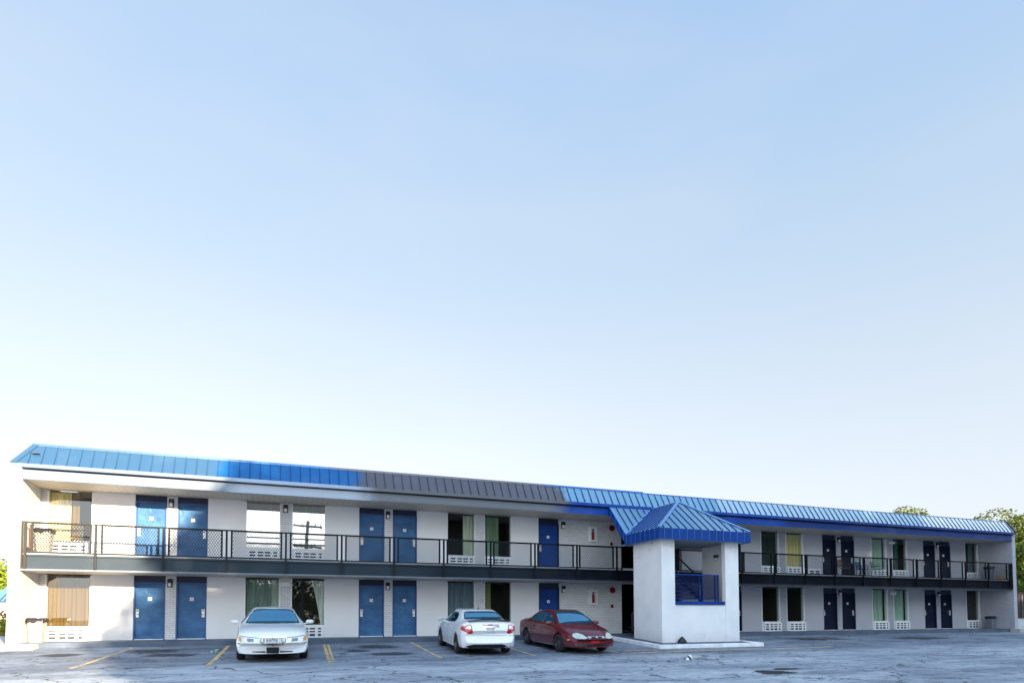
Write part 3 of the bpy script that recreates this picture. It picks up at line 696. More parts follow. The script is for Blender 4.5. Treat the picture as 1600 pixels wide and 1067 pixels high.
# railings
def diamond(x0, x1, z0, z1, y, pitch=.085, wt=.0075):
    s = MB(); W_, H_ = x1 - x0, z1 - z0
    def clip(c, sg):
        pts = []
        # line x = c + sg*1.0*z*0.6
        k = .62 * sg
        za, zb = 0., H_
        xa, xb = c, c + k * H_
        for t0, t1 in ((0., 1.),):
            lo, hi = 0., 1.
            dx = xb - xa
            for bound, s1 in ((0., 1), (W_, -1)):
                fa, fb = (xa - bound) * s1, (xb - bound) * s1
                if fa < 0 and fb < 0: return None
                if fa < 0: lo = max(lo, -fa / (fb - fa))
                if fb < 0: hi = min(hi, fa / (fa - fb))
            if lo >= hi: return None
            return (xa + dx * lo, H_ * lo, xa + dx * hi, H_ * hi)
    c = -H_
    while c < W_ + H_:
        for sg in (1, -1):
            r = clip(c, sg)
            if r: s.poly([(x0 + r[0] - wt, y, z0 + r[1]), (x0 + r[0] + wt, y, z0 + r[1]), (x0 + r[2] + wt, y, z0 + r[3]), (x0 + r[2] - wt, y, z0 + r[3])], [(0, 1, 2, 3)])
        c += pitch
    return s
panel_me = {}
def rail_panel(parent, x0, x1):
    key = round(x1 - x0, 2)
    if key not in panel_me:
        o = diamond(0, x1 - x0, 2.985, 3.87, -1.765).build('mesh_panel', M['mesh_wire'], None)
        panel_me[key] = o.data; bpy.data.objects.remove(o)
    # own mesh in world x so that the paint follows the facade
    me = panel_me[key].copy(); me.transform(Matrix.Translation((x0, 0, 0)))
    link('mesh_panel', me, parent)
    s = MB().box(x0 - .03, x0 + .03, -1.787, -1.743, 2.96, 3.872).box(x1 - .03, x1 + .03, -1.787, -1.743, 2.96, 3.872).box(x0 - .03, x1 + .03, -1.780, -1.75, 2.955, 2.966).box(x0 - .03, x1 + .03, -1.780, -1.75, 3.868, 3.884)
    s.build('panel_frame', M['rail'], parent)
def railing(x0, x1, posts, ends):
    Rl = MB().box(x0, x1, -1.80, -1.735, 3.885, 3.93).build('railing', M['rail'], B)
    MB().box(x0, x1, -1.785, -1.745, 2.925, 2.96).build('bottom_rail', M['rail'], Rl)
    for p in posts: MB().box(p - .033, p + .033, -1.85, -1.795, 2.40, 3.885).build('post', M['rail'], Rl)
    pts = [x0] + posts + [x1] if ends else posts
    for a, b in zip(posts, posts[1:]): rail_panel(Rl, a + .16, b - .16)
    return Rl
lp = [-7.48] + [-5.545 + 1.985 * i for i in range(11)]
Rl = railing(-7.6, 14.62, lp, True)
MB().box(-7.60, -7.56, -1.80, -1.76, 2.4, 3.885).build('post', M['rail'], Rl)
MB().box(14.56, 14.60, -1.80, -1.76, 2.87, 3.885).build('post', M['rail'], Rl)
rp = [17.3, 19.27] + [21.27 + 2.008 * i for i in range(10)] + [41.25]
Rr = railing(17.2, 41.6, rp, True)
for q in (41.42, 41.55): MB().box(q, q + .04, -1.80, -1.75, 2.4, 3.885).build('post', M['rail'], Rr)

# extinguisher cabinets, bells, pull stations on the white brick wall
for zf in (0., FL):
    c = MB().box(-.19, .19, -.02, .0, -.35, .35).box(-.19, -.13, -.16, -.021, -.35, .35).box(.13, .19, -.16, -.021, -.35, .35).box(-.129, .129, -.16, -.021, .29, .35).box(-.129, .129, -.16, -.021, -.35, -.29)
    cb = c.build('extinguisher_cabinet', M['ac_white'], B, (14.05, 0, zf + 1.70))
    MB().lathe([(0, -.25), (.06, -.25), (.062, .10), (.03, .16), (.025, .2), (0, .2)], 'z', 12, (0, -.09, 0)).build('fire_extinguisher', M['ext_red'], cb, smooth=True)
    MB().box(-.04, .05, -.10, -.07, .2, .25).build('extinguisher_valve', M['lamp_black'], cb)
    MB().lathe([(0, -.09), (.10, -.09), (.14, -.05), (.145, -.0), (0, 0)], 'y', 20, (15.11, 0, zf + 2.06)).build('alarm_bell', M['red'], B, smooth=True)
    MB().box(15.02, 15.14, -.06, 0, zf + 1.22, zf + 1.37).build('pull_station', M['red'], B, bevel=.008)
# small louvre beside the navy doors upstairs
v_ = MB().box(27.35, 28.25, -.03, .0, FL + .02, FL + .42).build('wall_vent', M['ac_white'], B)
MB().box(27.45, 28.15, -.04, -.0305, FL + .12, FL + .32).build('grille', M['dark_slot'], v_)
MB().box(27.77, 27.83, -.05, -.041, FL + .12, FL + .32).box(27.45, 28.15, -.048, -.041, FL + .20, FL + .235).build('grille_bar', M['ac_white'], v_)

# ------------------------------------------------------------------ stair tower
T = empty('stair_tower', (0, 0, 0))
tag(T, 'white stucco stair tower with bright blue hipped canopy projecting from the motel', 'stair tower')
TU0, TU1, TW0, TW1 = 14.25, 18.01, -5.32, -3.28
CL, CR = 14.87, 17.34      # inner edges of the two columns
TT = 3.86
def tb(name, mat, *a, **k): return MB().box(*a).build(name, mat, T, **k)
tb('left_wall', M['tower_stucco'], TU0, TU0 + .22, TW0 + .221, TW1, -.4, TT)
tb('column', M['tower_stucco'], TU0, CL, TW0, TW0 + .22, -.4, TT)
tb('column', M['tower_stucco'], CR, TU1, TW0, TW0 + .22, -.4, TT)
tb('right_wall', M['tower_stucco'], TU1 - .22, TU1, TW0 + .221, TW1, -.4, TT)
tb('front_panel', M['tower_stucco'], CL + .001, CR - .001, TW0 + .035, TW0 + .2, -.4, 1.26)
tb('ledge', M['canopy_fascia'], CL + .001, CR - .05, TW0 - .02, TW0 + .3, 1.262, 1.40, bevel=.01)
# blue railing in the opening
RX0, RX1, RY = CL + .03, 17.10, TW0 + .14
r_ = MB().box(RX0, RX1, RY - .025, RY + .025, 2.45, 2.50).build('opening_railing', M['canopy_fascia'], T)
MB().box(RX0, RX1, RY - .02, RY + .02, 1.48, 1.52).build('bottom_rail', M['rail_blue'], r_)
for q in (RX0, 16.1, 16.26, RX1 - .2, RX1 - .045): MB().box(q, q + .045, RY - .022, RY + .022, 1.402, 2.449).build('post', M['rail_blue'], r_)
diamond(RX0 + .05, 16.1, 1.52, 2.45, RY, .06, .013).build('mesh_panel', M['frame_blue2'], r_)
diamond(16.31, RX1 - .045, 1.52, 2.45, RY, .06, .013).build('mesh_panel', M['frame_blue2'], r_)
# stairs
LZ = 1.40
tb('landing', M['frame_navy'], TU0 + .23, TU1 - .23, TW0 + .25, -4.1, LZ - .12, LZ)
st = MB(); n = 9
for i in range(n):
    z = LZ + (FL - LZ) * (i + 1) / n; y = -4.1 + 2.3 * i / n
    st.box(15.95, 17.05, y, y + .29, z - .04, z)
st.build('upper_treads', simple('stair_tread', (.16, .2, .27), .7), T)
MB().prism([(17.06, -4.12, LZ - .05), (17.06, -4.12, LZ + .16), (17.06, -1.8, FL + .02), (17.06, -1.8, FL - .2)], (.05, 0, 0)).prism([(15.90, -4.12, LZ - .05), (15.90, -4.12, LZ + .16), (15.90, -1.8, FL + .02), (15.90, -1.8, FL - .2)], (.045, 0, 0)).build('upper_stringer', M['frame_navy'], T)
hr = MB().bar((17.08, -4.1, LZ + .95), (17.08, -1.85, FL + .93), .05, .05).build('stair_handrail', M['lamp_black'], T)
MB().bar((17.08, -4.1, LZ + .25), (17.08, -1.85, FL + .22), .035, .035).build('lower_rail', M['wire_grey'], hr)
for t_ in (0., 1.): MB().box(17.06, 17.10, -4.12 + 2.27 * t_, -4.08 + 2.27 * t_, LZ + (FL - LZ) * t_, LZ + .93 + (FL - LZ) * t_).build('post', M['lamp_black'], hr)
st = MB()
for i in range(8):
    z = LZ * (i + 1) / 8; y = -1.9 - 2.2 * i / 8
    st.box(14.6, 15.8, y - .29, y, z - .04, z)
st.build('lower_treads', M['frame_navy'], T)
MB().prism([(15.02, -1.9, -.02), (15.02, -1.9, .15), (15.02, -4.1, LZ), (15.02, -4.1, LZ - .2)], (.04, 0, 0)).build('lower_stringer', M['frame_navy'], T)
hr2 = MB().tube([(15.0, -1.9, -.02), (15.0, -1.9, .92), (15.0, -4.1, LZ + .9)], .022, 8).build('stair_handrail', M['wire_grey'], T)
tl = MB().box(-.15, 0, -.07, .07, 0, .12).build('wall_lamp', M['lamp_black'], T, (TU1 - .221, -4.3, 3.30))
MB().lathe([(.0, -.13), (.045, -.13), (.055, -.05), (.05, 0), (0, 0)], 'z', 12, (-.075, 0, 0)).build('lamp_shade', M['lamp_glass'], tl, smooth=True)
# platform with white kerb
pl = MB()
px0, px1 = 13.75, 18.10
pl.prism([(px0, -5.95, -.6), (px0, -5.95, -.275), (px0, -1.79, -.01), (px0, -1.79, -.6)], (px1 - px0, 0, 0)).build('platform', M['walk'], T)
def kerbpoly(pts, name='kerb'):
    s = MB()
    for (a, b, c, d) in zip(pts, pts[1:], pts[1:], pts[2:] + [pts[-1]]): pass
    return s
kb = MB()
kb.prism([(px0 - .16, -6.1, -.7), (px0 - .16, -6.1, -.272), (px0 - .16, -1.79, -.0), (px0 - .16, -1.79, -.7)], (.158, 0, 0))
kb.box(px0 + .0, px1 + .30, -6.12, -5.952, -.7, -.268)
kb.prism([(px1 + .301, -6.12, -.7), (px1 + .301, -6.12, -.27), (px1 + .02, -5.0, -.19), (px1 + .02, -1.79, 0), (px1 + .02, -1.79, -.7)], (.15, 0, 0))
kb.build('kerb', M['kerb_white'], T, bevel=.02)
# canopy
E0, E1, EF, EB = 13.90, 18.31, -5.69, -3.27
ZE, ZS = 4.24, 3.81
AP = Vector((16.1, -3.90, 5.665)); 
RB = -1.98; ZR = 5.60
# where the ridge runs back to the motel
L = Vector
cp = MB()
e00, e10 = L((E0, EF, ZE)), L((E1, EF, ZE)); e01, e11 = L((E0, EB, ZE)), L((E1, EB, ZE))
bl, br_ = L((E0, RB, ZR)), L((E1, RB, ZR))           # shed corners at the motel eave
vl, vr = L((15.96, RB + .03, 5.58)), L((16.24, RB + .03, 5.58))   # valley tops
rbk = L((16.1, RB + .03, 5.66))
cp.poly([e00, e10, AP], [(0, 1, 2)])
cp.poly([e00, AP, rbk, vl, e01], [(0, 1, 2, 3, 4)])
cp.poly([e10, e11, vr, rbk, AP], [(0, 1, 2, 3, 4)])
cp.poly([e01, vl, bl], [(0, 1, 2)]); cp.poly([e11, br_, vr], [(0, 1, 2)])
cp.build('canopy_roof', M['canopy_panel'], T)
tb('canopy_soffit', simple('canopy_soffit_paint', (.30, .33, .38), .7), E0 + .03, E1 - .03, EF + .03, EB + .6, ZS + .02, ZS + .05)
# fascia boards
fc = MB()
fc.box(E0 - .012, E1 + .012, EF - .025, EF + .0, ZS, ZE - .002)
fc.box(E0 - .012, E0 + .014, EF + .002, EB, ZS, ZE - .002)
fc.box(E1 - .014, E1 + .012, EF + .002, EB, ZS, ZE - .002)
for xx in (E0 - .012, E1 - .014):
    fc.prism([(xx, EB + .001, ZS), (xx, EB + .001, ZE + .01), (xx, RB + .12, ZR + .02), (xx, RB + .2, 5.29), (xx, RB + .0, 5.20)], (.026, 0, 0))
n_fc = len(fc.f)
# seams on fascia
sm = MB(); x = E0 + .24
while x < E1: sm.box(x - .008, x + .008, EF - .034, EF - .0255, ZS + .005, ZE - .004); x += .3505
y = EF + .25
while y < EB: sm.box(E0 - .021, E0 - .0125, y - .008, y + .008, ZS + .005, ZE - .004); sm.box(E1 + .0125, E1 + .021, y - .008, y + .008, ZS + .005, ZE - .004); y += .35
for k in range(4):
    y = EB + .18 + k * .34; t_ = (y - EB) / (RB - EB)
    if y > RB: break
    z1_ = ZE + (ZR - ZE) * t_; z0_ = ZS + (5.20 - ZS) * t_
    sm.box(E0 - .021, E0 - .0125, y - .008, y + .008, z0_ + .03, z1_ - .02)
o0_ = len(fc.v); fc.v += sm.v; fc.f += [tuple(i + o0_ for i in f) for f in sm.f]
me_ = bpy.data.meshes.new('canopy_fascia'); me_.from_pydata(fc.v, [], fc.f)
bm_ = bmesh.new(); bm_.from_mesh(me_); bm_.faces.ensure_lookup_table()
for i_, f_ in enumerate(bm_.faces): f_.material_index = 0 if i_ < n_fc else 1
bmesh.ops.recalc_face_normals(bm_, faces=bm_.faces); bm_.to_mesh(me_); bm_.free()
me_.materials.append(M['canopy_fascia']); me_.materials.append(M['canopy_seam']); link('canopy_fascia', me_, T)
# standing seams on canopy roof planes
rb = MB()
def seam(p, q, nn):
    p, q = Vector(p), Vector(q); d = (q - p).normalized(); s = d.cross(nn).normalized() * .013
    rb.prism([p - s, p + s, q + s, q - s], nn * .035)
nf = (e10 - e00).cross(AP - e00).normalized();  nf = nf if nf.z > 0 else -nf
x = E0 + .24
while x < E1 - .05:
    if x < AP.x: t_ = (x - E0) / (AP.x - E0)
    else: t_ = (E1 - x) / (E1 - AP.x)
    q = L((x, EF + (AP.y - EF) * t_ * .985, ZE + (AP.z - ZE) * t_ * .985)); seam((x, EF, ZE), q, nf); x += .3505
nl = (AP - e00).cross(e01 - e00).normalized(); nl = nl if nl.z > 0 else -nl
nrr = Vector((-nl.x, nl.y, nl.z))
y = EF + .25
while y < RB:
    if y < AP.y: t1 = (y - EF) / (AP.y - EF)
    else: t1 = .97
    t0 = 0. if y < EB else (y - EB) / (RB - EB) * .92
    if t1 > t0:
        seam((E0 + (AP.x - E0) * t0, y, ZE + (AP.z - ZE) * t0), (E0 + (AP.x - E0) * t1 * .985, y, ZE + (AP.z - ZE) * t1 * .985), nl)
        seam((E1 + (AP.x - E1) * t0, y, ZE + (AP.z - ZE) * t0), (E1 + (AP.x - E1) * t1 * .985, y, ZE + (AP.z - ZE) * t1 * .985), nrr)
    y += .30
ns = Vector((0, -(ZR - ZE), RB - EB)).normalized()
x = E0 + .3
while x < 15.9:
    t0 = (x - E0) / (15.96 - E0)
    for xx in (x, E0 + E1 - x): seam((xx, EB + (RB - EB) * t0, ZE + (ZR - ZE) * t0), (xx, RB, ZR), ns)
    x += .3465
rb.build('canopy_seams', M['canopy_rib'], T)
hc = MB()
def cap(p, q, wd=.15):
    p, q = Vector(p), Vector(q); d = (q - p).normalized(); s = d.cross(Vector((0, 0, 1))).normalized() * wd / 2; u = s.cross(d).normalized(); u = u if u.z > 0 else -u
    hc.prism([p - s, p + u * .04, p + s, p + s + u * .02, p + u * .065, p - s + u * .02], q - p)
cap(e00, AP); cap(e10, AP); cap(AP, rbk, .12); cap(e01 + L((.02, 0, .0)), vl, .12); cap(e11, vr, .12)
hc.build('hip_caps', M['canopy_cap'], T)
MB().prism([(E0 - .012, EB, ZE + .012), (E0 + .10, EB, ZE + .012), (E0 + .10, RB + .05, ZR + .03), (E0 - .012, RB + .05, ZR + .03)], (0, 0, .03)).box(E0, 16.0, RB + .02, RB + .08, ZR - .02, ZR + .03).box(16.2, E1, RB + .02, RB + .08, ZR - .02, ZR + .03).build('rake_cap', M['canopy_cap'], T)

# ------------------------------------------------------------------ cars
def pchip(xs, ys, x):
    n = len(xs)
    h = [xs[i + 1] - xs[i] for i in range(n - 1)]; d = [(ys[i + 1] - ys[i]) / h[i] for i in range(n - 1)]
    mm = [d[0]] + [0 if d[i - 1] * d[i] <= 0 else 2 * d[i - 1] * d[i] / (d[i - 1] + d[i]) for i in range(1, n - 1)] + [d[-1]]
    for i in range(n - 1):
        if x <= xs[i + 1] or i == n - 2:
            t = (x - xs[i]) / h[i]; t2, t3 = t * t, t * t * t
            return (2 * t3 - 3 * t2 + 1) * ys[i] + (t3 - 2 * t2 + t) * h[i] * mm[i] + (-2 * t3 + 3 * t2) * ys[i + 1] + (t3 - t2) * h[i] * mm[i + 1]
def cr_curve(P, sub):
    out_ = []; n = len(P)
    for i in range(n - 1):
        p0, p1, p2, p3 = P[max(i - 1, 0)], P[i], P[i + 1], P[min(i + 2, n - 1)]
        for k in range(sub):
            t = k / sub
            out_.append(tuple(.5 * ((2 * b) + (-a + c) * t + (2 * a - 5 * b + 4 * c - d) * t * t + (-a + 3 * b - 3 * c + d) * t ** 3) for a, b, c, d in zip(p0, p1, p2, p3)))
    out_.append(P[-1]); return out_
def car_body(name, st, paint, parent, wb, wr, W):
    """st rows: x, zb, ym, zm, ys, zs, yt, zt, zc, curv ; x from rear (-) to front (+)"""
    xs = [r[0] for r in st]; N = 90; rings = []
    for i in range(N + 1):
        t = i / N; x = xs[0] + (xs[-1] - xs[0]) * (.5 - .5 * math.cos(math.pi * t)) if False else xs[0] + (xs[-1] - xs[0]) * t
        zb, ym, zm, ys_, zs, yt, zt, zc, cv = [pchip(xs, [r[k] for r in st], x) for k in range(1, 10)]
        half = [(0, zb), (ym * .8, zb), (ym * .955, zb + .05), (ym, zm), (ys_ + (ym - ys_) * .35, zs - .06), (ys_, zs), (ys_ + (yt - ys_) * .5, zs + (zt - zs) * .5), (yt, zt), (yt * .6, zt + (zc - zt) * .75), (0, zc)]
        c = cr_curve(half, 4)
        full = [(x - math.copysign(1, cv) * abs(cv) * (abs(y) / W * 2) ** 3 , y, z) for y, z in c] + [(x - math.copysign(1, cv) * abs(cv) * (abs(y) / W * 2) ** 3, -y, z) for y, z in c[-2:0:-1]]
        rings.append(full)
    s = MB(); n = len(rings[0])
    for rg in rings: s.v += rg
    for i in range(N):
        for k in range(n): s.f.append((i * n + k, i * n + (k + 1) % n, (i + 1) * n + (k + 1) % n, (i + 1) * n + k))
    s.f.append(tuple(range(n))[::-1]); s.f.append(tuple(N * n + k for k in range(n)))
    o = s.build(name, paint, parent, smooth=True)
    # wheel arches
    cut = MB()
    for cx in (wb / 2, -wb / 2):
        for sg in (1, -1):
            y0, y1 = sorted((sg * (W / 2 - .30), sg * (W / 2 + .3)))
            ns_ = 28; o0 = len(cut.v)
            for yy in (y0, y1):
                for k in range(ns_):
                    a = 2 * math.pi * k / ns_; cut.v.append((cx + (wr + .055) * math.cos(a), yy, wr + (wr + .055) * math.sin(a)))
            cut.f += [tuple(o0 + k for k in range(ns_)), tuple(o0 + ns_ + k for k in range(ns_))[::-1]] + [(o0 + k, o0 + (k + 1) % ns_, o0 + ns_ + (k + 1) % ns_, o0 + ns_ + k) for k in range(ns_)]
    co = cut.build('cutter', M['black_plastic']); 
    md = o.modifiers.new('b', 'BOOLEAN'); md.operation = 'DIFFERENCE'; md.object = co; md.solver = 'EXACT'
    pm, om = o.parent, None
    o.parent = None; dg = bpy.context.evaluated_depsgraph_get(); dg.update()
    me = bpy.data.meshes.new_from_object(o.evaluated_get(dg)); o.modifiers.clear(); o.data = me; o.parent = parent
    me.materials.clear(); me.materials.append(paint); me.polygons.foreach_set('material_index', [0] * len(me.polygons))
    bpy.data.objects.remove(co)
    try: me.set_sharp_from_angle(angle=R(38))
    except Exception: pass
    bm = bmesh.new(); bm.from_mesh(me); bv = BVHTree.FromBMesh(bm); bm.free()
    return o, bv
def decal(bv, poly, axis, sgn, mat, name, parent, off=.012, step=.05):
    """poly 2D; axis 'x': (y,z) seen from front/rear ; 'y': (x,z) from the side; 'z': (x,y) from above"""
    bm = bmesh.new(); vs = [bm.verts.new((p[0], p[1], 0)) for p in poly]; bm.faces.new(vs)
    bmesh.ops.triangulate(bm, faces=bm.faces[:])
    for _ in range(6):
        es = [e for e in bm.edges if e.calc_length() > step]
        if not es: break
        bmesh.ops.subdivide_edges(bm, edges=es, cuts=1); bmesh.ops.triangulate(bm, faces=bm.faces[:])
    dead = []
    for v in bm.verts:
        a, b = v.co.x, v.co.y
        if axis == 'x': o_, d_ = Vector((sgn * 6, a, b)), Vector((-sgn, 0, 0))
        elif axis == 'y': o_, d_ = Vector((a, sgn * 3, b)), Vector((0, -sgn, 0))
        else: o_, d_ = Vector((a, b, 4)), Vector((0, 0, -1))
        h = bv.ray_cast(o_, d_)
        if h[0] is None: dead.append(v); continue
        v.co = h[0] - d_ * off
    bmesh.ops.delete(bm, geom=dead, context='VERTS')
    bmesh.ops.recalc_face_normals(bm, faces=bm.faces)
    bmesh.ops.solidify(bm, geom=bm.faces[:], thickness=.004)
    me = bpy.data.meshes.new(name); bm.to_mesh(me); bm.free(); me.materials.append(mat)
    me.polygons.foreach_set('use_smooth', [True] * len(me.polygons))
    try: me.set_sharp_from_angle(angle=R(45))
    except Exception: pass
    return link(name, me, parent)
def glazed(bv, poly, axis, sgn, mat, name, parent):
    cx = sum(p[0] for p in poly) / len(poly); cy = sum(p[1] for p in poly) / len(poly)
    def grow(k):
        out_ = []
        for a, b in poly:
            d = math.hypot(a - cx, b - cy); out_.append((a + (a - cx) / d * k, b + (b - cy) / d * k))
        return out_
    o = decal(bv, poly, axis, sgn, mat, name, parent, .016)
    decal(bv, grow(.028), axis, sgn, M['black_plastic'], 'window_seal', o, .008)
    return o
def mir(poly): return [(-a, b) for a, b in poly]
def wheel(parent, x, y, r, wd, alloy, spokes=5, steer=0, name='wheel'):
    sg = 1 if y > 0 else -1
    Wl = MB().lathe([(r * .60, -wd / 2), (r * .90, -wd / 2), (r * .985, -wd / 2 + .03), (r, -wd / 4), (r, wd / 4), (r * .985, wd / 2 - .03), (r * .90, wd / 2), (r * .60, wd / 2), (r * .60, -wd / 2)], 'y', 36)
    W_ = Wl.build(name, M['rubber'], parent, (x, y, r), smooth=True); W_.rotation_euler = (0, 0, steer)
    rim = MB().lathe([(r * .62, sg * (wd / 2 - .002)), (r * .56, sg * (wd / 2 - .004)), (r * .54, sg * (wd / 2 - .05)), (r * .54, -sg * wd / 2 * .8)], 'y', 36)
    yy = sg * (wd / 2 - .035)
    for k in range(spokes):
        a = 2 * math.pi * k / spokes; c, s = math.cos(a), math.sin(a)
        p = Vector((c, 0, s)); q = Vector((-s, 0, c)); w0, w1 = r * .11, r * .075
        pts = [p * r * .1 - q * w0, p * r * .1 + q * w0, p * r * .57 + q * w1, p * r * .57 - q * w1]
        rim.prism([(t.x, yy, t.z) for t in pts], (0, -sg * .03, 0))
    rim.lathe([(0, yy + sg * .012), (r * .15, yy + sg * .008), (r * .17, yy - sg * .03)], 'y', 20)
    rim.build('rim', alloy, W_, smooth=False)
    MB().lathe([(0, -sg * .01), (r * .55, -sg * .01), (r * .55, -sg * .03), (0, -sg * .03)], 'y', 24).build('brake_disc', M['lamp_black'], W_)
    return W_
def place_car(root, pos, heading, slope=.053):
    """heading = unit 2D vector of the car's front; ground rises with y by slope"""
    nrm = Vector((0, -slope, 1)).normalized(); f = Vector((heading[0], heading[1], 0)); f = (f - nrm * f.dot(nrm)).normalized()
    l = nrm.cross(f); m_ = Matrix((f, l, nrm)).transposed().to_4x4(); m_.translation = Vector(pos); root.matrix_world = m_
def seamline(bv, pts, side, root, name='door_seam', wd=.007):
    s = MB()
    for sg in (1, -1):
        P = []
        n = len(pts)
        for (a, b), (c, d) in zip(pts, pts[1:]):
            k = max(1, int(math.hypot(c - a, d - b) / .08))
            for i in range(k + (1 if (c, d) == pts[-1] else 0)):
                t = i / k; h = bv.ray_cast(Vector((a + (c - a) * t, sg * 3, b + (d - b) * t)), Vector((0, -sg, 0)))
                if h[0] is not None and abs(h[0].y) > .3: P.append(h[0] + Vector((0, sg * .001, 0)))
        if len(P) > 1: s.tube(P, wd * .6, 4, False)
    return s.build(name, M['dark_slot'], root)
def underbody(root, L_, W_, zb):
    MB().box(-L_ / 2 + .5, L_ / 2 - .5, -W_ / 2 + .33, W_ / 2 - .33, zb - .05, zb + .25).build('underbody', M['black_plastic'], root)

def mirror(root, mat, x, sg, y, z):
    a, b, c = .07, .115, .065; n1, n2 = 8, 14; s = MB()
    for i in range(n1 + 1):
        u = math.pi * i / n1
        for k in range(n2):
            v = 2 * math.pi * k / n2; sx = math.cos(v) * math.sin(u); sz = math.sin(v) * math.sin(u)
            e = lambda t: math.copysign(abs(t) ** .65, t)
            s.v.append((a * e(sx) if sx > 0 else -.066 * min(1, abs(sx) * 3), b * e(math.cos(u)), c * e(sz)))
    for i in range(n1):
        for k in range(n2): s.f.append((i * n2 + k, i * n2 + (k + 1) % n2, (i + 1) * n2 + (k + 1) % n2, (i + 1) * n2 + k))
    o = s.build('side_mirror', mat, root, (x, sg * y, z), smooth=True)
    MB().bar((0, -sg * .06, -.03), (.02, -sg * .22, -.075), .06, .035).build('mirror_arm', mat, o)
    return o
# --- white full-size sedan facing the camera
def car_a():
    r = empty('parked_car'); W = 1.99; wb = 2.99; wr = .335
    #      x     zb   ym   zm   ys   zs    yt   zt    zc   curv
    st = [(-2.62, .42, .84, .60, .80, .82, .72, .90, .93, -.30),
          (-2.50, .30, .93, .60, .88, .90, .74, .97, 1.01, -.22),
          (-2.0, .24, .98, .60, .92, .95, .76, 1.01, 1.04, -.06),
          (-1.55, .22, .99, .60, .93, .97, .74, 1.06, 1.09, .0),
          (-1.05, .21, .995, .60, .93, .985, .62, 1.34, 1.38, .0),
          (-.70, .20, .995, .60, .93, .985, .58, 1.42, 1.455, .0),
          (-.05, .20, .995, .60, .93, .985, .57, 1.435, 1.475, .0),
          (.35, .20, .995, .60, .93, .985, .57, 1.40, 1.45, .0),
          (1.12, .21, .99, .60, .92, .975, .78, 1.02, 1.07, .0),
          (1.30, .21, .99, .60, .92, .955, .80, .99, 1.03, .02),
          (2.0, .23, .975, .58, .90, .88, .74, .93, .96, .08),
          (2.48, .25, .945, .52, .87, .79, .66, .84, .855, .20),
          (2.60, .26, .92, .46, .86, .66, .70, .72, .74, .30),
          (2.66, .27, .90, .44, .85, .52, .78, .55, .56, .33)]
    body, bv = car_body('body', st, M['paint_white'], r, wb, wr, W)
    glazed(bv, [(-.72, 1.035), (.72, 1.035), (.74, 1.05), (.555, 1.395), (.40, 1.42), (-.40, 1.42), (-.555, 1.395), (-.74, 1.05)], 'x', 1, M['car_glass'], 'windscreen', r)
    glazed(bv, [(-.66, 1.10), (.66, 1.10), (.53, 1.38), (-.53, 1.38)], 'x', -1, M['car_glass'], 'rear_window', r)
    for sg in (1, -1):
        decal(bv, [(.80, 1.02), (-.02, 1.02), (-.02, 1.385), (.22, 1.385)], 'y', sg, M['car_glass_dark'], 'side_window', r)
        decal(bv, [(-.08, 1.02), (-1.0, 1.04), (-.85, 1.30), (-.62, 1.385), (-.08, 1.385)], 'y', sg, M['car_glass_dark'], 'side_window', r)
        hl = [(sg * .375, .565), (sg * .83, .575), (sg * .885, .66), (sg * .87, .74), (sg * .38, .695)]
        h = decal(bv, hl, 'x', 1, M['lens'], 'headlight', r, .008)
        decal(bv, [(sg * .80, .60), (sg * .885, .62), (sg * .905, .735), (sg * .84, .735)], 'x', 1, M['amber'], 'turn_lens', h, .016)
        decal(bv, [(sg * .50, .60), (sg * .66, .605), (sg * .67, .70), (sg * .50, .685)], 'x', 1, M['grey_mark'], 'reflector', h, .016)
        mr = mirror(r, M['paint_white'], .83, sg, 1.07, 1.05)
    g = decal(bv, [(-.33, .70), (.33, .70), (.345, .60), (.28, .50), (.15, .465), (-.15, .465), (-.28, .50), (-.345, .60)], 'x', 1, M['grille_grey'], 'grille', r, .012, .04)
    s = MB()
    for i in range(-8, 9):
        y = i * .038
        if i == 0: continue
        zt, zb = .69, .475 + (.05 if abs(y) > .25 else 0)
        P = [bv.ray_cast(Vector((6, y, z)), Vector((-1, 0, 0)))[0] for z in (zb, (zb + zt) / 2, zt)]
        s.tube([p + Vector((.022, 0, 0)) for p in P if p], .0085, 4)
    P = [bv.ray_cast(Vector((6, 0, z)), Vector((-1, 0, 0)))[0] + Vector((.022, 0, 0)) for z in (.46, .6, .72)]
    s.tube(P, .018, 6); s.build('grille_bars', M['chrome'], g)
    for sg in (1, -1): decal(bv, [(sg * .36, .712), (sg * .62, .735), (sg * .88, .765), (sg * .90, .757), (sg * .62, .722), (sg * .36, .700)], 'x', 1, M['dark_slot'], 'bonnet_gap', r, .010, .05)
    for sg in (1, -1): decal(bv, [(sg * .37, .55), (sg * .93, .56), (sg * .93, .548), (sg * .37, .538)], 'x', 1, M['grey_mark'], 'bumper_gap', r, .010, .05)
    decal(bv, [(-.34, .73), (0, .755), (.34, .73), (.34, .705), (-.34, .705)], 'x', 1, M['chrome'], 'grille_surround', g, .010, .05)
    decal(bv, [(-.165, .275), (.165, .275), (.165, .43), (-.165, .43)], 'x', 1, M['black_plastic'], 'licence_plate', r, .03, .2)
    for sg in (1, -1): decal(bv, [(sg * .19, .285), (sg * .52, .30), (sg * .54, .325), (sg * .19, .325)], 'x', 1, M['black_plastic'], 'bumper_vent', r, .006)
    for sg in (1, -1): decal(bv, [(sg * .83, .525), (sg * .93, .54), (sg * .93, .56), (sg * .83, .545)], 'x', 1, M['dark_slot'], 'side_marker', r, .006)
    seamline(bv, [(2.42, .76), (1.15, .955)], 1, r, 'bonnet_seam'); seamline(bv, [(.93, .3), (.93, .95), (.80, 1.0)], 1, r); seamline(bv, [(-.05, .3), (-.05, .98)], 1, r); seamline(bv, [(-1.0, .6), (-1.08, .98)], 1, r)
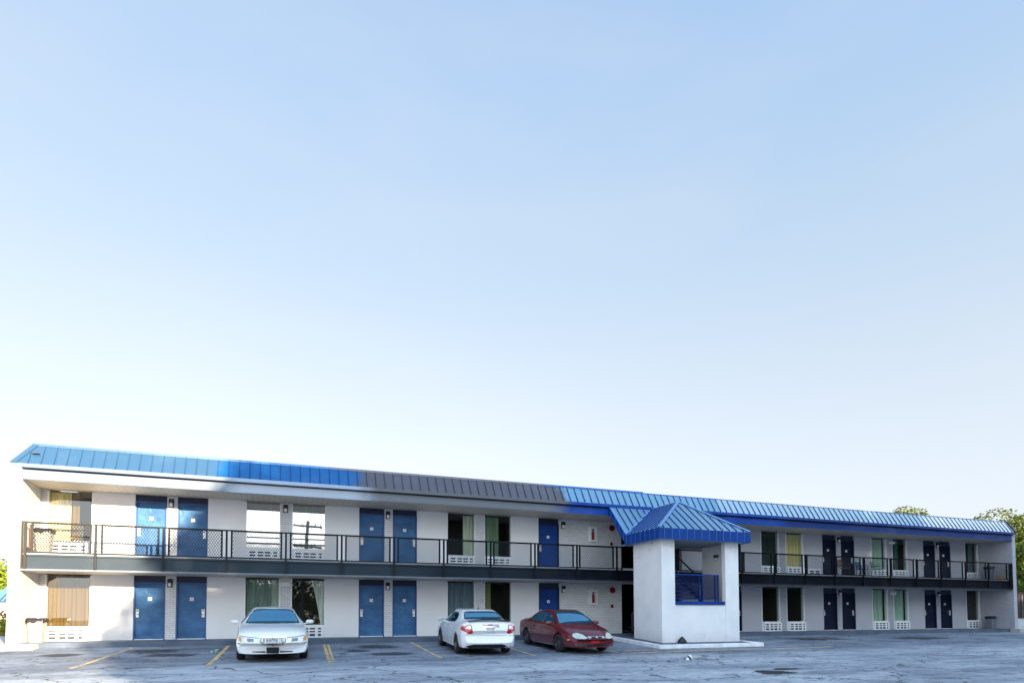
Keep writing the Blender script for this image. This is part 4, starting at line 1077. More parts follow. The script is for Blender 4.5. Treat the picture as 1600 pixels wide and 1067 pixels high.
    for x in (wb / 2, -wb / 2):
        for sg in (1, -1): wheel(r, x, sg * (W / 2 - .135), wr, .225, M['alloy_lt'], 7)
    underbody(r, 5.3, W, .25)
    MB().lathe([(.0, -.035), (.03, -.02), (.035, .01), (.02, .04), (0, .05)], 'z', 8, (.60, .02, 1.16)).build('mirror_ornament', M['lamp_glass'], r, smooth=True)
    tag(r, 'white full size sedan with chrome vertical bar grille and black front plate, facing the street', 'car', 'cars parked in front of the motel')
    return r
A = car_a(); place_car(A, (0.0, -4.78, gz(-4.78) + .008), (0, -1))

# --- white mid-size sedan seen from behind
def car_b():
    r = empty('parked_car'); W = 1.85; wb = 2.73; wr = .33
    st = [(-2.41, .42, .80, .60, .78, .72, .70, .80, .82, -.20),
          (-2.34, .30, .87, .62, .84, .93, .70, 1.03, 1.05, -.20),
          (-2.25, .25, .90, .62, .86, 1.00, .70, 1.085, 1.11, -.14),
          (-1.9, .24, .92, .62, .87, 1.01, .70, 1.10, 1.12, -.03),
          (-1.55, .22, .925, .60, .87, 1.00, .66, 1.14, 1.17, .0),
          (-1.0, .20, .925, .60, .87, .98, .59, 1.35, 1.385, .0),
          (-.6, .19, .925, .60, .87, .97, .57, 1.40, 1.44, .0),
          (.1, .19, .925, .60, .87, .955, .56, 1.40, 1.445, .0),
          (.5, .19, .92, .60, .86, .945, .56, 1.33, 1.38, .0),
          (1.25, .20, .91, .60, .85, .93, .72, .99, 1.02, .0),
          (1.9, .22, .90, .58, .82, .84, .66, .90, .92, .08),
          (2.25, .24, .87, .52, .78, .72, .62, .77, .79, .2),
          (2.40, .26, .83, .46, .76, .56, .66, .60, .61, .3)]
    body, bv = car_body('body', st, M['paint_white2'], r, wb, wr, W)
    glazed(bv, [(-.64, 1.145), (.64, 1.145), (.56, 1.34), (.42, 1.375), (-.42, 1.375), (-.56, 1.34)], 'x', -1, M['car_glass'], 'rear_window', r)
    glazed(bv, [(-.66, 1.03), (.66, 1.03), (.53, 1.33), (-.53, 1.33)], 'x', 1, M['car_glass'], 'windscreen', r)
    for sg in (1, -1):
        decal(bv, [(.92, .985), (-.03, 1.0), (-.03, 1.33), (.15, 1.335), (.45, 1.25)], 'y', sg, M['car_glass_dark'], 'side_window', r)
        decal(bv, [(-.09, 1.0), (-.86, 1.03), (-.92, 1.10), (-.78, 1.26), (-.55, 1.325), (-.09, 1.335)], 'y', sg, M['car_glass_dark'], 'side_window', r)
        tl = decal(bv, [(sg * .56, .74), (sg * .66, .70), (sg * .86, .80), (sg * .885, .84), (sg * .80, .96), (sg * .70, 1.01), (sg * .62, 1.0)], 'x', -1, M['tail_red'], 'tail_light', r, .010, .05)
        decal(bv, [(sg * .63, .865), (sg * .80, .865), (sg * .78, .935), (sg * .70, .985), (sg * .64, .975)], 'x', -1, M['lens'], 'reverse_lens', tl, .016, .05)
        decal(bv, [(sg * -2.20 * sg, .80), (-2.0, .85), (-2.02, .90), (-2.2, .97)], 'y', sg, M['tail_red'], 'tail_light_wrap', r, .008, .05)
        mr = mirror(r, M['paint_white2'], .78, sg, .99, 1.01)
        MB().box(-.075, -.068, -.08, .08, -.045, .045).build('mirror_glass', M['car_glass'], mr)
        MB().tube([(.28, sg * .935, .83), (.30, sg * .955, .84), (.42, sg * .955, .84), (.44, sg * .935, .83)], .012, 6).tube([(-.72, sg * .935, .86), (-.70, sg * .955, .87), (-.58, sg * .955, .87), (-.56, sg * .935, .86)], .012, 6).build('door_handle', M['paint_white2'], r)
    sp = MB(); 
    P = [(-2.25 - .04 * (1 - (y / .72) ** 2), y, 1.10 + .045 * (1 - (y / .72) ** 2)) for y in [i * .115 for i in range(-6, 7)]]
    for p, q in zip(P, P[1:]): sp.prism([(p[0] - .05, p[1], p[2] + .01), (p[0] + .12, p[1], p[2] - .005), (p[0] + .12, p[1], p[2] + .015), (p[0] - .05, p[1], p[2] + .035)], (q[0] - p[0], q[1] - p[1], q[2] - p[2]))
    sp.build('spoiler', M['black_plastic'], r)
    decal(bv, [(-.28, .975), (.28, .975), (.28, 1.015), (-.28, 1.015)], 'x', -1, simple('pink_chrome', (.6, .35, .36), .2, .5), 'boot_trim', r, .012)
    decal(bv, [(-.06, .98), (.06, .98), (.08, 1.0), (.06, 1.02), (-.06, 1.02), (-.08, 1.0)], 'x', -1, simple('badge_blue', (.05, .08, .25), .2), 'oval_badge', r, .02)
    decal(bv, [(-.30, .93), (.30, .93), (.30, .955), (-.30, .955)], 'x', -1, M['chrome'], 'chrome_strip', r, .014)
    lp_ = decal(bv, [(-.155, .765), (.155, .765), (.155, .915), (-.155, .915)], 'x', -1, M['plate'], 'licence_plate', r, .02, .2)
    for (a, b, c, d) in ((-.145, .145, .893, .908), (-.145, .145, .772, .782)): decal(bv, [(a, c), (b, c), (b, d), (a, d)], 'x', -1, M['grey_mark'], 'plate_mark', lp_, .027, .2)
    for k in range(5): y = -.105 + k * .045 + (.02 if k > 2 else 0); decal(bv, [(y, .81), (y + .022, .81), (y + .022, .86), (y, .86)], 'x', -1, M['grey_mark'], 'plate_character', lp_, .027, .2)
    decal(bv, [(-.60, .235), (.72, .235), (.76, .32), (.55, .375), (-.40, .375), (-.55, .33)], 'x', -1, M['black_plastic'], 'rear_valance', r, .010)
    decal(bv, [(-.82, .655), (-.55, .655), (-.5, .66), (.5, .66), (.55, .655), (.82, .655), (.82, .645), (-.82, .645)], 'x', -1, M['grey_mark'], 'bumper_seam', r, .003)
    for y in (-.55, -.63): MB().lathe([(.035, 0), (.04, -.06), (.03, -.06), (.03, 0)], 'x', 12, (-2.30, y, .285)).build('exhaust_tip', M['chrome'], r)
    seamline(bv, [(.95, .3), (.97, .93)], 1, r); seamline(bv, [(-.06, .27), (-.06, .98)], 1, r); seamline(bv, [(-.75, .45), (-1.0, .75), (-.92, 1.02)], 1, r); seamline(bv, [(-2.0, .62), (-1.75, .64)], 1, r, 'bumper_seam')
    decal(bv, [(.95, .22), (.95, .27), (-.95, .27), (-.95, .22)], 'y', 1, M['white_trim'], 'sill', r)
    MB().prism([(-.80, -.02, 1.44), (-.66, -.02, 1.445), (-.78, -.02, 1.49)], (0, .04, 0)).build('roof_antenna', M['black_plastic'], r)
    MB().tube([(-.74, 0, 1.46), (-.86, 0, 1.60)], .004, 5).build('antenna_mast', M['black_plastic'], r)
    for x in (wb / 2, -wb / 2):
        for sg in (1, -1): wheel(r, x, sg * (W / 2 - .115), wr, .22, M['alloy'], 6)
    underbody(r, 4.8, W, .25)
    tag(r, 'white mid size sedan with black boot spoiler and red tail lights facing the camera', 'car', 'cars parked in front of the motel')
    return r
Bc = car_b(); hd = Vector((.06, 1)).normalized(); place_car(Bc, (6.66, -4.72, gz(-4.72) + .008), (hd.x, hd.y))

# --- dark red rounded sedan, front three-quarter
def car_c():
    r = empty('parked_car'); W = 1.85; wb = 2.76; wr = .315
    st = [(-2.50, .42, .74, .58, .70, .70, .60, .76, .78, -.28),
          (-2.42, .30, .84, .58, .78, .84, .62, .90, .92, -.24),
          (-2.1, .24, .90, .60, .84, .92, .64, .985, 1.01, -.10),
          (-1.6, .21, .92, .60, .86, .94, .64, 1.04, 1.07, .0),
          (-1.05, .19, .925, .58, .86, .94, .58, 1.27, 1.31, .0),
          (-.55, .18, .925, .58, .86, .93, .54, 1.365, 1.405, .0),
          (.0, .18, .925, .58, .86, .92, .53, 1.375, 1.415, .0),
          (.40, .18, .925, .58, .855, .90, .54, 1.30, 1.35, .0),
          (1.15, .19, .92, .56, .84, .865, .70, .96, 1.00, .0),
          (1.6, .20, .91, .55, .82, .82, .64, .88, .92, .06),
          (2.1, .22, .87, .50, .77, .70, .60, .75, .79, .18),
          (2.40, .23, .82, .45, .74, .56, .60, .60, .63, .30),
          (2.52, .26, .76, .42, .72, .48, .62, .51, .52, .34)]
    body, bv = car_body('body', st, M['paint_red'], r, wb, wr, W)
    glazed(bv, [(-.66, .985), (.66, .985), (.70, 1.01), (.52, 1.32), (.36, 1.355), (-.36, 1.355), (-.52, 1.32), (-.70, 1.01)], 'x', 1, M['car_glass'], 'windscreen', r)
    glazed(bv, [(-.56, 1.07), (.56, 1.07), (.48, 1.30), (-.48, 1.30)], 'x', -1, M['car_glass'], 'rear_window', r)
    for sg in (1, -1):
        decal(bv, [(.80, .945), (-.02, .965), (-.02, 1.315), (.12, 1.305), (.40, 1.19)], 'y', sg, M['car_glass'], 'side_window', r)
        decal(bv, [(-.08, .965), (-.95, .985), (-1.18, 1.02), (-.95, 1.18), (-.60, 1.30), (-.08, 1.32)], 'y', sg, M['car_glass'], 'side_window', r)
        decal(bv, [(sg * .34, .56), (sg * .46, .53), (sg * .70, .54), (sg * .76, .60), (sg * .72, .68), (sg * .60, .72), (sg * .45, .67)], 'x', 1, M['lens_dull'], 'headlight', r, .010, .05)
        decal(bv, [(1.98, .45), (2.12, .45), (2.12, .50), (1.98, .50)], 'y', sg, M['amber'], 'side_marker', r, .008)
        decal(bv, [(-2.40, .72), (-2.15, .76), (-2.15, .87), (-2.38, .84)], 'y', sg, M['tail_red'], 'tail_light', r, .008)
        decal(bv, [(1.0, .20), (-1.0, .20), (-1.0, .225), (1.0, .225)], 'y', sg, M['chrome'], 'sill_strip', r, .012)
        mr = mirror(r, M['red_bumper'], .72, sg, .96, .975)
        MB().tube([(.18, sg * .93, .76), (.2, sg * .95, .77), (.34, sg * .95, .77), (.36, sg * .93, .76)], .013, 6).tube([(-.78, sg * .93, .79), (-.76, sg * .95, .80), (-.62, sg * .95, .80), (-.6, sg * .93, .79)], .013, 6).build('door_handle', M['paint_red'], r)
    g = decal(bv, [(-.30, .555), (.30, .555), (.33, .58), (.30, .615), (-.30, .615), (-.33, .58)], 'x', 1, M['chrome'], 'grille', r, .012, .05)
    decal(bv, [(-.20, .56), (.20, .56), (.20, .605), (-.20, .605)], 'x', 1, M['lamp_black'], 'grille_opening', g, .020, .05)
    decal(bv, [(-.035, .565), (.035, .565), (.035, .60), (-.035, .60)], 'x', 1, M['lens'], 'badge', g, .028, .05)
    decal(bv, [(-.72, .40), (.72, .40), (.74, .47), (-.74, .47)], 'x', 1, M['red_bumper'], 'bumper_strip', r, .012, .06)
    decal(bv, [(-.16, .375), (.16, .375), (.16, .475), (-.16, .475)], 'x', 1, M['tail_red'], 'plate_panel', r, .022, .1)
    decal(bv, [(-.50, .28), (.50, .28), (.56, .325), (-.56, .325)], 'x', 1, M['black_plastic'], 'air_intake', r, .008, .06)
    for sg in (1, -1): decal(bv, [(sg * .60, .275), (sg * .70, .285), (sg * .70, .325), (sg * .61, .32)], 'x', 1, M['black_plastic'], 'fog_recess', r, .008, .06)
    seamline(bv, [(.93, .25), (.95, .86)], 1, r); seamline(bv, [(-.05, .24), (-.05, .94)], 1, r); seamline(bv, [(-.80, .45), (-1.02, .72), (-1.12, .97)], 1, r)
    seamline(bv, [(1.1, .60), (-1.8, .68)], 1, r, 'body_crease')
    for sg in (1, -1): MB().tube([(1.08, sg * .45, 1.005), (1.0, sg * .1 - .1, 1.03)], .012, 5).build('wiper', M['black_plastic'], r)
    for x in (wb / 2, -wb / 2):
        for sg in (1, -1): wheel(r, x, sg * (W / 2 - .115), wr, .21, M['alloy'], 7, steer=(.12 if x > 0 else 0))
    underbody(r, 4.9, W, .23)
    tag(r, 'dark red rounded sedan seen from its front right corner, with clouded headlights', 'car', 'cars parked in front of the motel')
    return r
Cc = car_c(); hd = Vector((.02, -1)).normalized(); place_car(Cc, (10.12, -4.98, gz(-4.98) + .008), (hd.x, hd.y))

# ------------------------------------------------------------------ bins, chairs, small things
def bin_(loc, mat, label, wd=.40, h=.70, bag=True, flap=True, rz=0):
    r = empty('trash_bin', loc, rz)
    a, b = wd * .38, wd * .5
    s = MB().poly([(-a, -a, 0), (a, -a, 0), (a, a, 0), (-a, a, 0), (-b, -b, h), (b, -b, h), (b, b, h), (-b, b, h)], [(3, 2, 1, 0), (0, 1, 5, 4), (1, 2, 6, 5), (2, 3, 7, 6), (3, 0, 4, 7)])
    s.box(-b - .015, b + .015, -b - .015, -b + .01, h - .04, h); s.box(-b - .015, b + .015, b - .01, b + .015, h - .04, h)
    s.build('bin_body', mat, r)
    if bag:
        g = MB(); n = 32; rn = random.Random(3)
        ring = []
        for k in range(n):
            t = k / n * 4; sd, f = int(t), t - int(t); c = [(-b, -b), (b, -b), (b, b), (-b, b), (-b, -b)]
            x = c[sd][0] + (c[sd + 1][0] - c[sd][0]) * f; y = c[sd][1] + (c[sd + 1][1] - c[sd][1]) * f; ring.append((x, y))
        for x, y in ring: g.v.append((x * .9, y * .9, h - .1))
        for x, y in ring: g.v.append((x * 1.0, y * 1.0, h + .02 + rn.random() * .02))
        for x, y in ring: g.v.append((x * 1.14, y * 1.14, h - .01))
        for x, y in ring: g.v.append((x * 1.12, y * 1.12, h - .07 - rn.random() * .08))
        for j in range(3):
            for k in range(n): g.f.append((j * n + k, j * n + (k + 1) % n, (j + 1) * n + (k + 1) % n, (j + 1) * n + k))
        g.f.append(tuple(range(n)))
        g.build('bin_bag', M['bag'], r, smooth=True)
    return tag(r, label, 'bin', 'trash bins on the walkways')
bin_((-7.30, -1.15, 0), M['bin'], 'beige trash bin with black liner on the ground floor walkway at the left end', .44, .78)
bin_((-7.20, -1.00, FL), M['bin'], 'beige trash bin with knotted black liner upstairs behind the left end railing', .44, .80)
bin_((41.15, -.75, FL), M['bin_grey'], 'grey trash bin with black liner upstairs at the right end beside a box', .37, .80)
bin_((41.15, -.75, 0), M['bin_grey'], 'grey trash bin standing on the ground floor walkway at the right end', .37, .72, bag=True)
bx = MB().box(-.22, .22, -.16, .16, 0, .26).build('cardboard_box', M['cardboard'], None, (41.2, -1.35, FL)); tag(bx, 'small brown cardboard box upstairs beside the grey trash bin', 'box')
ht = empty('hand_truck', (-7.48, -1.42, FL)); ht.rotation_euler = (0, 0, R(20))
MB().tube([(0, -.12, .02), (0, -.12, .78), (.0, -.06, .88), (.0, .06, .88), (0, .12, .78), (0, .12, .02)], .016, 8).build('handle_frame', M['wood_brown'], ht)
MB().box(0, .2, -.15, .15, 0, .015).build('toe_plate', M['wire_grey'], ht)
for sg in (1, -1): MB().lathe([(.02, -.02), (.07, -.02), (.07, .02), (.02, .02)], 'y', 14, (-.07, sg * .16, .07)).build('wheel', M['rubber'], ht)
tag(ht, 'brown tubular hand truck with curved handle upstairs behind the left end railing', 'hand truck')
def chair(loc, rz, mat, frame, label, slats=True):
    r = empty('chair', loc, rz)
    seat = MB()
    if slats:
        for k in range(5): seat.box(-.22, .22, -.20 + k * .085, -.13 + k * .085, .43, .455)
    else: seat.box(-.22, .22, -.2, .22, .42, .46)
    seat.build('seat', mat, r)
    bk = MB()
    if slats:
        for k in range(4): bk.box(-.21, .21, .20 + k * .02, .225 + k * .02, .52 + k * .095, .59 + k * .095)
    else: bk.prism([(-.21, .20, .5), (.21, .20, .5), (.19, .27, .86), (-.19, .27, .86)], (0, .03, 0))
    bk.build('backrest', mat, r)
    for sx in (-.2, .2):
        MB().tube([(sx, -.19, 0), (sx, -.17, .43)], .013, 6).build('leg', frame, r); MB().tube([(sx, .24, 0), (sx, .20, .43), (sx, .29, .88)], .013, 6).build('leg', frame, r)
        MB().tube([(sx, -.19, .43), (sx, -.20, .62), (sx, .2, .64)], .012, 6).build('armrest', frame, r)
    return tag(r, label, 'chair', 'chairs on the upper walkway')
chair((29.15, -.75, FL), R(75), M['wood_brown'], M['lamp_black'], 'brown slatted chair upstairs in front of the navy doors')
chair((30.75, -.55, FL), R(0), M['blue_fabric'], M['lamp_black'], 'blue backed chair upstairs between the brown chair and the wire chair', False)
chair((31.85, -.6, FL), R(15), M['wire_grey'], M['wire_grey'], 'grey wire chair upstairs below the mint curtained window')

# litter
cn = empty('crushed_cup', (11.97, -10.03, gz(-10.03) + .075), 0); cn.rotation_euler = (R(20), R(55), R(30))
MB().lathe([(.0, -.10), (.055, -.10), (.06, -.02), (.072, .03), (.075, .10), (.0, .09)], 'z', 12).build('cup_body', M['plate'], cn)
MB().lathe([(.063, -.03), (.066, -.03), (.076, .035), (.073, .035)], 'z', 12).build('cup_band', simple('dark_green_print', (.03, .08, .06), .5), cn)
tag(cn, 'crushed white and green cup lying on the asphalt in front of the stair tower', 'litter')
lt = MB(); rn = random.Random(5)
for k in range(9):
    a = rn.random() * 6.28; p = Vector((rn.uniform(-.07, .07), rn.uniform(-.05, .05), rn.uniform(.0, .07))); q = Vector((math.cos(a), math.sin(a), rn.uniform(-.2, .6))) * .07; s_ = Vector((-math.sin(a), math.cos(a), rn.uniform(-.5, .5))) * .05
    lt.prism([p, p + q, p + q + s_, p + s_], (0, 0, .004))
tag(lt.build('crumpled_wrapper', simple('mint_wrapper', (.45, .75, .62), .4), None, (-1.72, -4.3, gz(-4.3) + .015)), 'crumpled mint green wrapper by the yellow line left of the white sedan', 'litter')
bg_ = MB(); n = 14
for j, (r_, z_) in enumerate(((.20, -.0), (.19, .06), (.13, .14), (.07, .21), (.02, .26))):
    for k in range(n):
        a = 2 * math.pi * k / n; rr = r_ * (1 + .22 * math.sin(3.1 * k + j)); bg_.v.append((rr * math.cos(a), rr * .55 * math.sin(a), z_ + .02 * math.sin(k * 2.3)))
for j in range(4):
    for k in range(n): bg_.f.append((j * n + k, j * n + (k + 1) % n, (j + 1) * n + (k + 1) % n, (j + 1) * n + k))
bg_.f.append(tuple(4 * n + k for k in range(n))); bg_.f.append(tuple(range(n))[::-1])
tag(bg_.build('rubbish_bag', M['bag'], None, (15.08, -5.46, -.262), smooth=True), 'small black rubbish bag slumped at the foot of the stair tower', 'bag')
lv = MB(); rn = random.Random(9)
for k in range(230):
    if k < 90: x, y = rn.gauss(10.2, .9), rn.gauss(-6.9, .5)
    elif k < 160: x, y = rn.uniform(14, 19), -6.2 - abs(rn.gauss(0, .12))
    else: x, y = rn.uniform(-5, 30), rn.uniform(-12, -3)
    a = rn.random() * 6.28; s_ = rn.uniform(.012, .03); z = gz(y) + .008
    lv.poly([(x, y, z), (x + s_ * math.cos(a), y + s_ * math.sin(a), z + .012), (x + s_ * 1.6 * math.cos(a + .6), y + s_ * 1.6 * math.sin(a + .6), z + .004), (x + s_ * math.cos(a + 1.2), y + s_ * math.sin(a + 1.2), z + .008)], [(0, 1, 2, 3)])
tag(lv.build('fallen_leaves', simple('dry_leaf', (.38, .32, .14), .8, var=.4, scale=.8)), kind='stuff')
# pothole patch
def pothole(cx, cy, rx, ry):
    s = MB(); n = 26; rn = random.Random(4)
    for k in range(n):
        a = 2 * math.pi * k / n; f = 1 + rn.uniform(-.22, .22); x, y = cx + rx * f * math.cos(a), cy + ry * f * math.sin(a); s.v.append((x, y, gz(y) + .004))
    s.f.append(tuple(range(n))); return s
M['pit'] = simple('broken_asphalt', (.02, .022, .027), .95, var=.6, scale=9, bump=1., bscale=20)
struct(pothole(12.05, -13.45, .55, .42).build('pothole', M['pit']))
struct(pothole(13.0, -12.9, .5, .2).build('pothole', M['pit']))

# ------------------------------------------------------------------ vegetation
def leaves(n, blobs, size, seed, flat=.6):
    """leaf sized quads scattered through overlapping clumps; blobs: (x,y,z,rx,ry,rz)"""
    rn = random.Random(seed); V = []; Fc = []; tot = sum(b[3] * b[4] * b[5] for b in blobs)
    for b in blobs:
        cnt = int(n * (b[3] * b[4] * b[5]) / tot)
        for _ in range(cnt):
            while True:
                p = Vector((rn.uniform(-1, 1), rn.uniform(-1, 1), rn.uniform(-1, 1)))
                if .25 < p.length < 1: break
            if p.length < .6 and rn.random() < .5: p = p.normalized() * rn.uniform(.7, 1.)
            c = Vector((b[0] + p.x * b[3], b[1] + p.y * b[4], b[2] + p.z * b[5]))
            u = Vector((rn.gauss(0, 1), rn.gauss(0, 1), rn.gauss(0, flat))).normalized(); v = u.cross(Vector((rn.gauss(0, 1), rn.gauss(0, 1), rn.gauss(0, 1)))).normalized()
            s = size * rn.uniform(.6, 1.3); o = len(V)
            V += [tuple(c - u * s * .5), tuple(c + v * s * .28), tuple(c + u * s * .5), tuple(c - v * s * .28)]; Fc.append((o, o + 1, o + 2, o + 3))
    s = MB(); s.v = V; s.f = Fc; return s
def clumps(cx, cy, cz, rx, ry, rz, k, seed, cr=.38):
    rn = random.Random(seed); out_ = []
    for _ in range(k):
        a = rn.random() * 2 * math.pi; el = math.asin(rn.uniform(-.75, 1)); d = rn.uniform(.45, .82)
        f = rn.uniform(.7, 1.25) * cr
        out_.append((cx + rx * d * math.cos(a) * math.cos(el), cy + ry * d * math.sin(a) * math.cos(el), cz + rz * d * math.sin(el), rx * f, ry * f, rz * f * .75))
    return out_
def leafmesh(name, s, mat, parent=None, loc=(0, 0, 0)):
    me = bpy.data.meshes.new(name); me.from_pydata(s.v, [], s.f); me.materials.append(mat); return link(name, me, parent, loc)
def tree(x, y, z0, h, rx, rz, mat, label, n=2500, size=.3, k=16, seed=1, name='tree', lean=0., crown_z=None, group=None, cat='tree', blobs=None):
    r = empty(name, (x, y, z0)); cz = crown_z if crown_z is not None else h - rz
    bl = blobs or clumps(lean, 0, cz, rx, rx, rz, k, seed)
    rn = random.Random(seed + 50)
    tk = MB().tube([(0, 0, -.2), (rn.uniform(-.1, .1), .05, cz * .5), (lean * .6, 0, cz), (lean, 0, cz + rz * .5)], [h * .028, h * .02, h * .013, h * .005], 9)
    for b in bl[:9]: tk.tube([(lean * .4, 0, cz * .6 + rn.random() * cz * .3), ((b[0] + lean * .5) * .5, b[1] * .5, (cz * .9 + b[2]) * .5), b[:3]], [h * .010, h * .006, h * .002], 6)
    tk.build('trunk', M['bark'], r, smooth=True)
    leafmesh('crown', leaves(n, bl, size, seed), mat, r)
    return tag(r, label, cat, group)
def hedge(x0, x1, y0, y1, z0, z1, mat, label, n, size, seed, name='hedge'):
    r = empty(name, ((x0 + x1) / 2, (y0 + y1) / 2, z0)); rn = random.Random(seed); bl = []
    k = max(3, int((x1 - x0) * (y1 - y0) / 1.2)); hx, hy, hz = (x1 - x0) / 2, (y1 - y0) / 2, (z1 - z0)
    for _ in range(min(k, 26)): bl.append((rn.uniform(-hx, hx) * .85, rn.uniform(-hy, hy) * .8, hz * rn.uniform(.3, .62), max(.5, hx * .35), max(.4, hy * .45), hz * .42))
    leafmesh('crown', leaves(n, bl, size, seed), mat, r)
    st_ = MB()
    for b in bl[:8]: st_.tube([(b[0], b[1], -.05), (b[0] + .1, b[1], b[2])], [.03, .01], 5)
    st_.build('trunk', M['bark'], r)
    return tag(r, label, 'hedge' if name == 'hedge' else 'shrub')

# left strip beyond the white pier
tree(-25.5, 43, -.3, 6.9, 5.5, 3.2, M['leaf_lime'], 'sunlit yellow green tree beyond the left end of the motel', 5200, .35, 22, 11)
hedge(-16.5, -11.2, 10, 12, -.2, .75, M['leaf_lime'], 'bright green clipped hedge left of the motel pier', 5200, .16, 12)
hedge(-17.5, -12.8, 17, 20, -.2, 1.7, M['leaf_orange'], 'tall orange and yellow shrub behind the clipped hedge', 3000, .2, 13, 'shrub')
hs_ = empty('low_building', (-19.75, 32, -.2)); tag(hs_, 'low white building with blue ribbed metal roof left of the motel', 'building')
MB().box(.3, 8.7, 0, 6, 0, 2.4).build('wall', simple('white_render', (.72, .66, .6), .8), hs_)
MB().poly([(-.3, -.5, 2.3), (9.3, -.5, 2.3), (9.3, 6.5, 2.3), (-.3, 6.5, 2.3), (.15, 3, 3.85), (8.9, 3, 3.85)], [(0, 1, 5, 4), (1, 2, 5), (2, 3, 4, 5), (3, 0, 4), (3, 2, 1, 0)]).build('roof', M['canopy_panel'], hs_)
rr = MB(); x = .5
while x < 8.6: rr.prism([(x, -.5, 2.31), (x, 3, 3.86), (x, 3, 3.90), (x, -.5, 2.35)], (.04, 0, 0)); x += .3
rr.build('roof_ribs', M['canopy_rib'], hs_)

# right side, behind the far end wall
grp = 'trees beyond the right end of the motel'
tree(90.5, 24, -.2, 13.6, 6.3, 6.0, M['leaf_gold'], 'tall golden green tree directly beyond the right end of the motel', 26000, .34, 46, 21, group=grp)
tree(106, 38, 3, 14.5, 7.5, 7.0, M['leaf_gold'], 'taller tree farther behind the right end of the motel', 14000, .45, 36, 22, group=grp)
tree(80, 19, 1.5, 8.0, 4.2, 3.8, M['leaf'], 'dark bushy tree low behind the right end wall', 9000, .34, 20, 23, group=grp)
tree(85.2, 26.5, -.2, 14.0, 2.0, 2.2, M['leaf_gold'], 'thin tree top with a bare branch just over the right end of the roof', 1300, .3, 9, 25, group=grp)
tree(84.3, 36.5, -.2, 16.6, 4.2, 4.2, M['leaf_gold'], 'yellow green tree top showing above the roof right of centre', 3600, .42, 22, 24, group=grp)
tree(104, 50, -.2, 16, 8, 6.5, M['leaf'], 'broad green tree farthest back on the right', 6000, .5, 22, 26, group=grp)
struct(MB().prism([(62, 15, .5), (62, 34, 4.9), (62, 70, 6.2), (62, 70, -1), (62, 15, -1)], (90, 0, 0)).build('grass_bank', simple('grass_bank_green', (.05, .10, .03), .9, var=.4, scale=1.5, bump=.8, bscale=6)))
struct(MB().prism([(46, 2, -.18), (46, 2, -.165), (46, 14.9, .62), (46, 14.9, -.4)], (60, 0, 0)).build('driveway', M['concrete']))
fe = empty('wooden_fence', (62, 13.0, .55)); tag(fe, 'brown wooden board fence beyond the right end of the motel', 'fence')
fb = MB(); x = 0
while x < 30: fb.box(x, x + .14, 0, .025, -.1, 2.55 + .03 * math.sin(x * 7)); x += .152
fb.build('boards', simple('fence_wood', (.05, .028, .02), .85, var=.4, scale=3), fe)
for x in range(0, 26, 3): MB().tube([(x, -.08, 0), (x, -.08, 2.2)], .05, 8).build('post', M['wire_grey'], fe)
hedge(64, 86, 14.5, 17.0, 1.4, 4.7, M['leaf'], 'green creeper and bushes growing over the wooden fence', 6000, .28, 31, 'creeper')
wh = empty('distant_house', (103, 33, 5.0)); tag(wh, 'small red brown house with pale roof behind the wooden fence', 'house')
MB().box(-6, 6, 0, 6, 0, 1.3).build('wall', simple('red_brown_wall', (.12, .03, .03), .8), wh)
MB().prism([(-6.5, -.5, 1.2), (-6.5, 3, 2.6), (-6.5, 6.5, 1.2)], (13, 0, 0)).build('roof', M['concrete'], wh)
MB().box(-6.4, 6.4, -.9, -.7, -.3, .9).build('garden_wall', M['concrete'], wh)

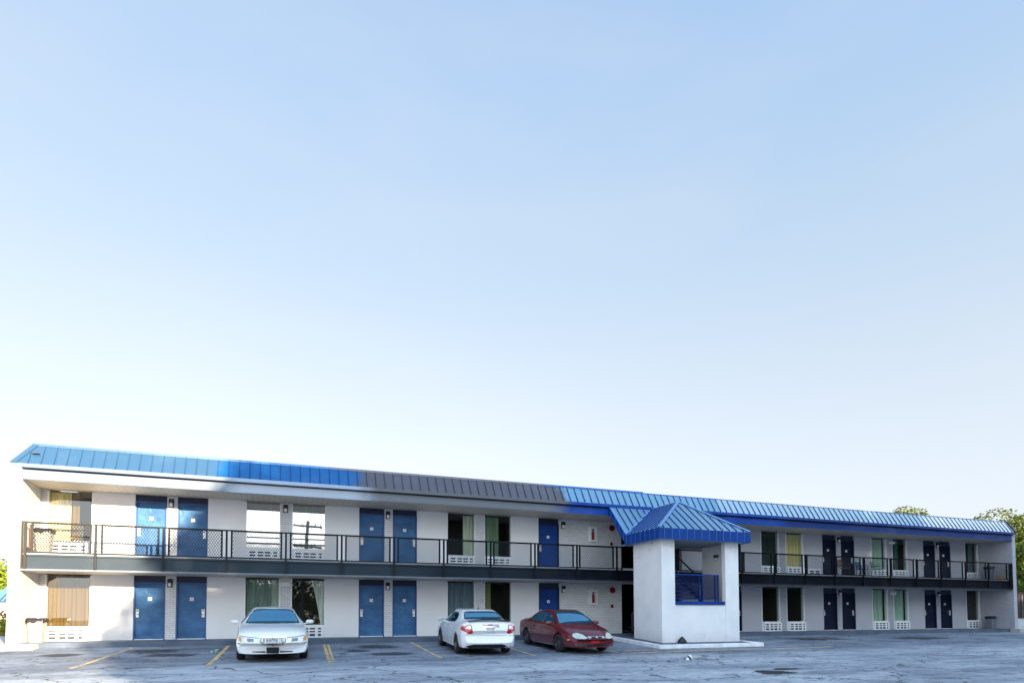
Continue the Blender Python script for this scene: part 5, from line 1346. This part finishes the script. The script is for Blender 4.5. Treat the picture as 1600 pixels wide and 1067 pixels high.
# street side behind the camera: trees whose shade falls over the lot and that the windows mirror
grp2 = 'street trees behind the camera'
specs = [(24.9, -60, 23.5, 8.9, 10.4, 12.0), (31, -58, 28, 9, 13, 15), (40, -61, 27, 9.5, 13, 14), (50, -60, 26, 10, 12.5, 13), (61, -61, 27, 10, 12.5, 13), (72, -60, 26, 10.5, 12, 13), (84, -61, 26, 11, 12, 13), (98, -60, 25, 12, 12, 12.5), (113, -61, 26, 12, 12, 12.5), (128, -60, 25, 12, 12, 12.5), (143, -61, 25, 12, 12, 12.5)]
nm = [o_ + ' from the utility pole' for o_ in ('first', 'second', 'third', 'fourth', 'fifth', 'sixth', 'seventh', 'eighth', 'ninth', 'tenth', 'eleventh')]
for i, (x, y, h, rx, rz, cz) in enumerate(specs):
    tree(x, y, -.8, h, rx, rz, M['leaf_dark'], 'tall leafy street tree across the lot, ' + nm[i], 11000 if i else 16000, .95, 40, 40 + i, crown_z=cz, group=grp2, name='street_tree',
         blobs=None if i else [(-6.2, 0, 12.8, 4.2, 4, 4.2), (-4.6, 0, 15.8, 4.2, 4, 4.0), (-2.3, 0, 19.3, 4.2, 4, 3.6), (0, 0, 22.3, 4.5, 4, 3.8), (-5.2, 0, 9.3, 4.6, 4, 4.2), (-1, 1, 12, 6, 5, 6), (3, 0, 16, 6, 5, 7), (2, 0, 9, 6, 5, 5)])
hedge(-16, 16, -64, -60, -.8, 6.8, M['leaf_gold'], 'long mixed yellow hedge across the lot facing the motel', 14000, .6, 61)
hedge(15, 52, -64, -58, -.8, 9.5, M['leaf_dark'], 'tall dark hedge under the near street trees', 16000, .9, 62)
hedge(50, 150, -64, -58, -.8, 9.5, M['leaf_dark'], 'tall dark hedge under the far street trees', 26000, 1.4, 63)
pr = empty('utility_pole', (3.1, -38.6, -.8)); tag(pr, 'leaning wooden utility pole with two crossarms mirrored in an upstairs window', 'utility pole')
MB().tube([(-.6, 0, 0), (.05, 0, 11.1)], [.25, .17], 10).build('pole', M['pole_wood'], pr)
for z, tl_ in ((10.6, -.06), (8.6, -.1)):
    a = MB().bar((-1.35, .1, z - tl_), (1.35, .1, z + tl_), .17, .19).build('crossarm', M['pole_wood'], pr)
    for x in (-1.25, -.6, .7, 1.25): MB().tube([(x, .1, z + .05), (x, .1, z + .32)], .05, 6).build('insulator', M['wire_grey'], a)
    for x in (-.6, .6): MB().bar((x, .12, z), (0, .12, z - .6), .04, .04).build('brace', M['pole_wood'], a)
MB().lathe([(0, 0), (.25, 0), (.25, .75), (0, .75)], 'z', 14, (.55, 0, 6.6)).build('transformer', M['wire_grey'], pr)
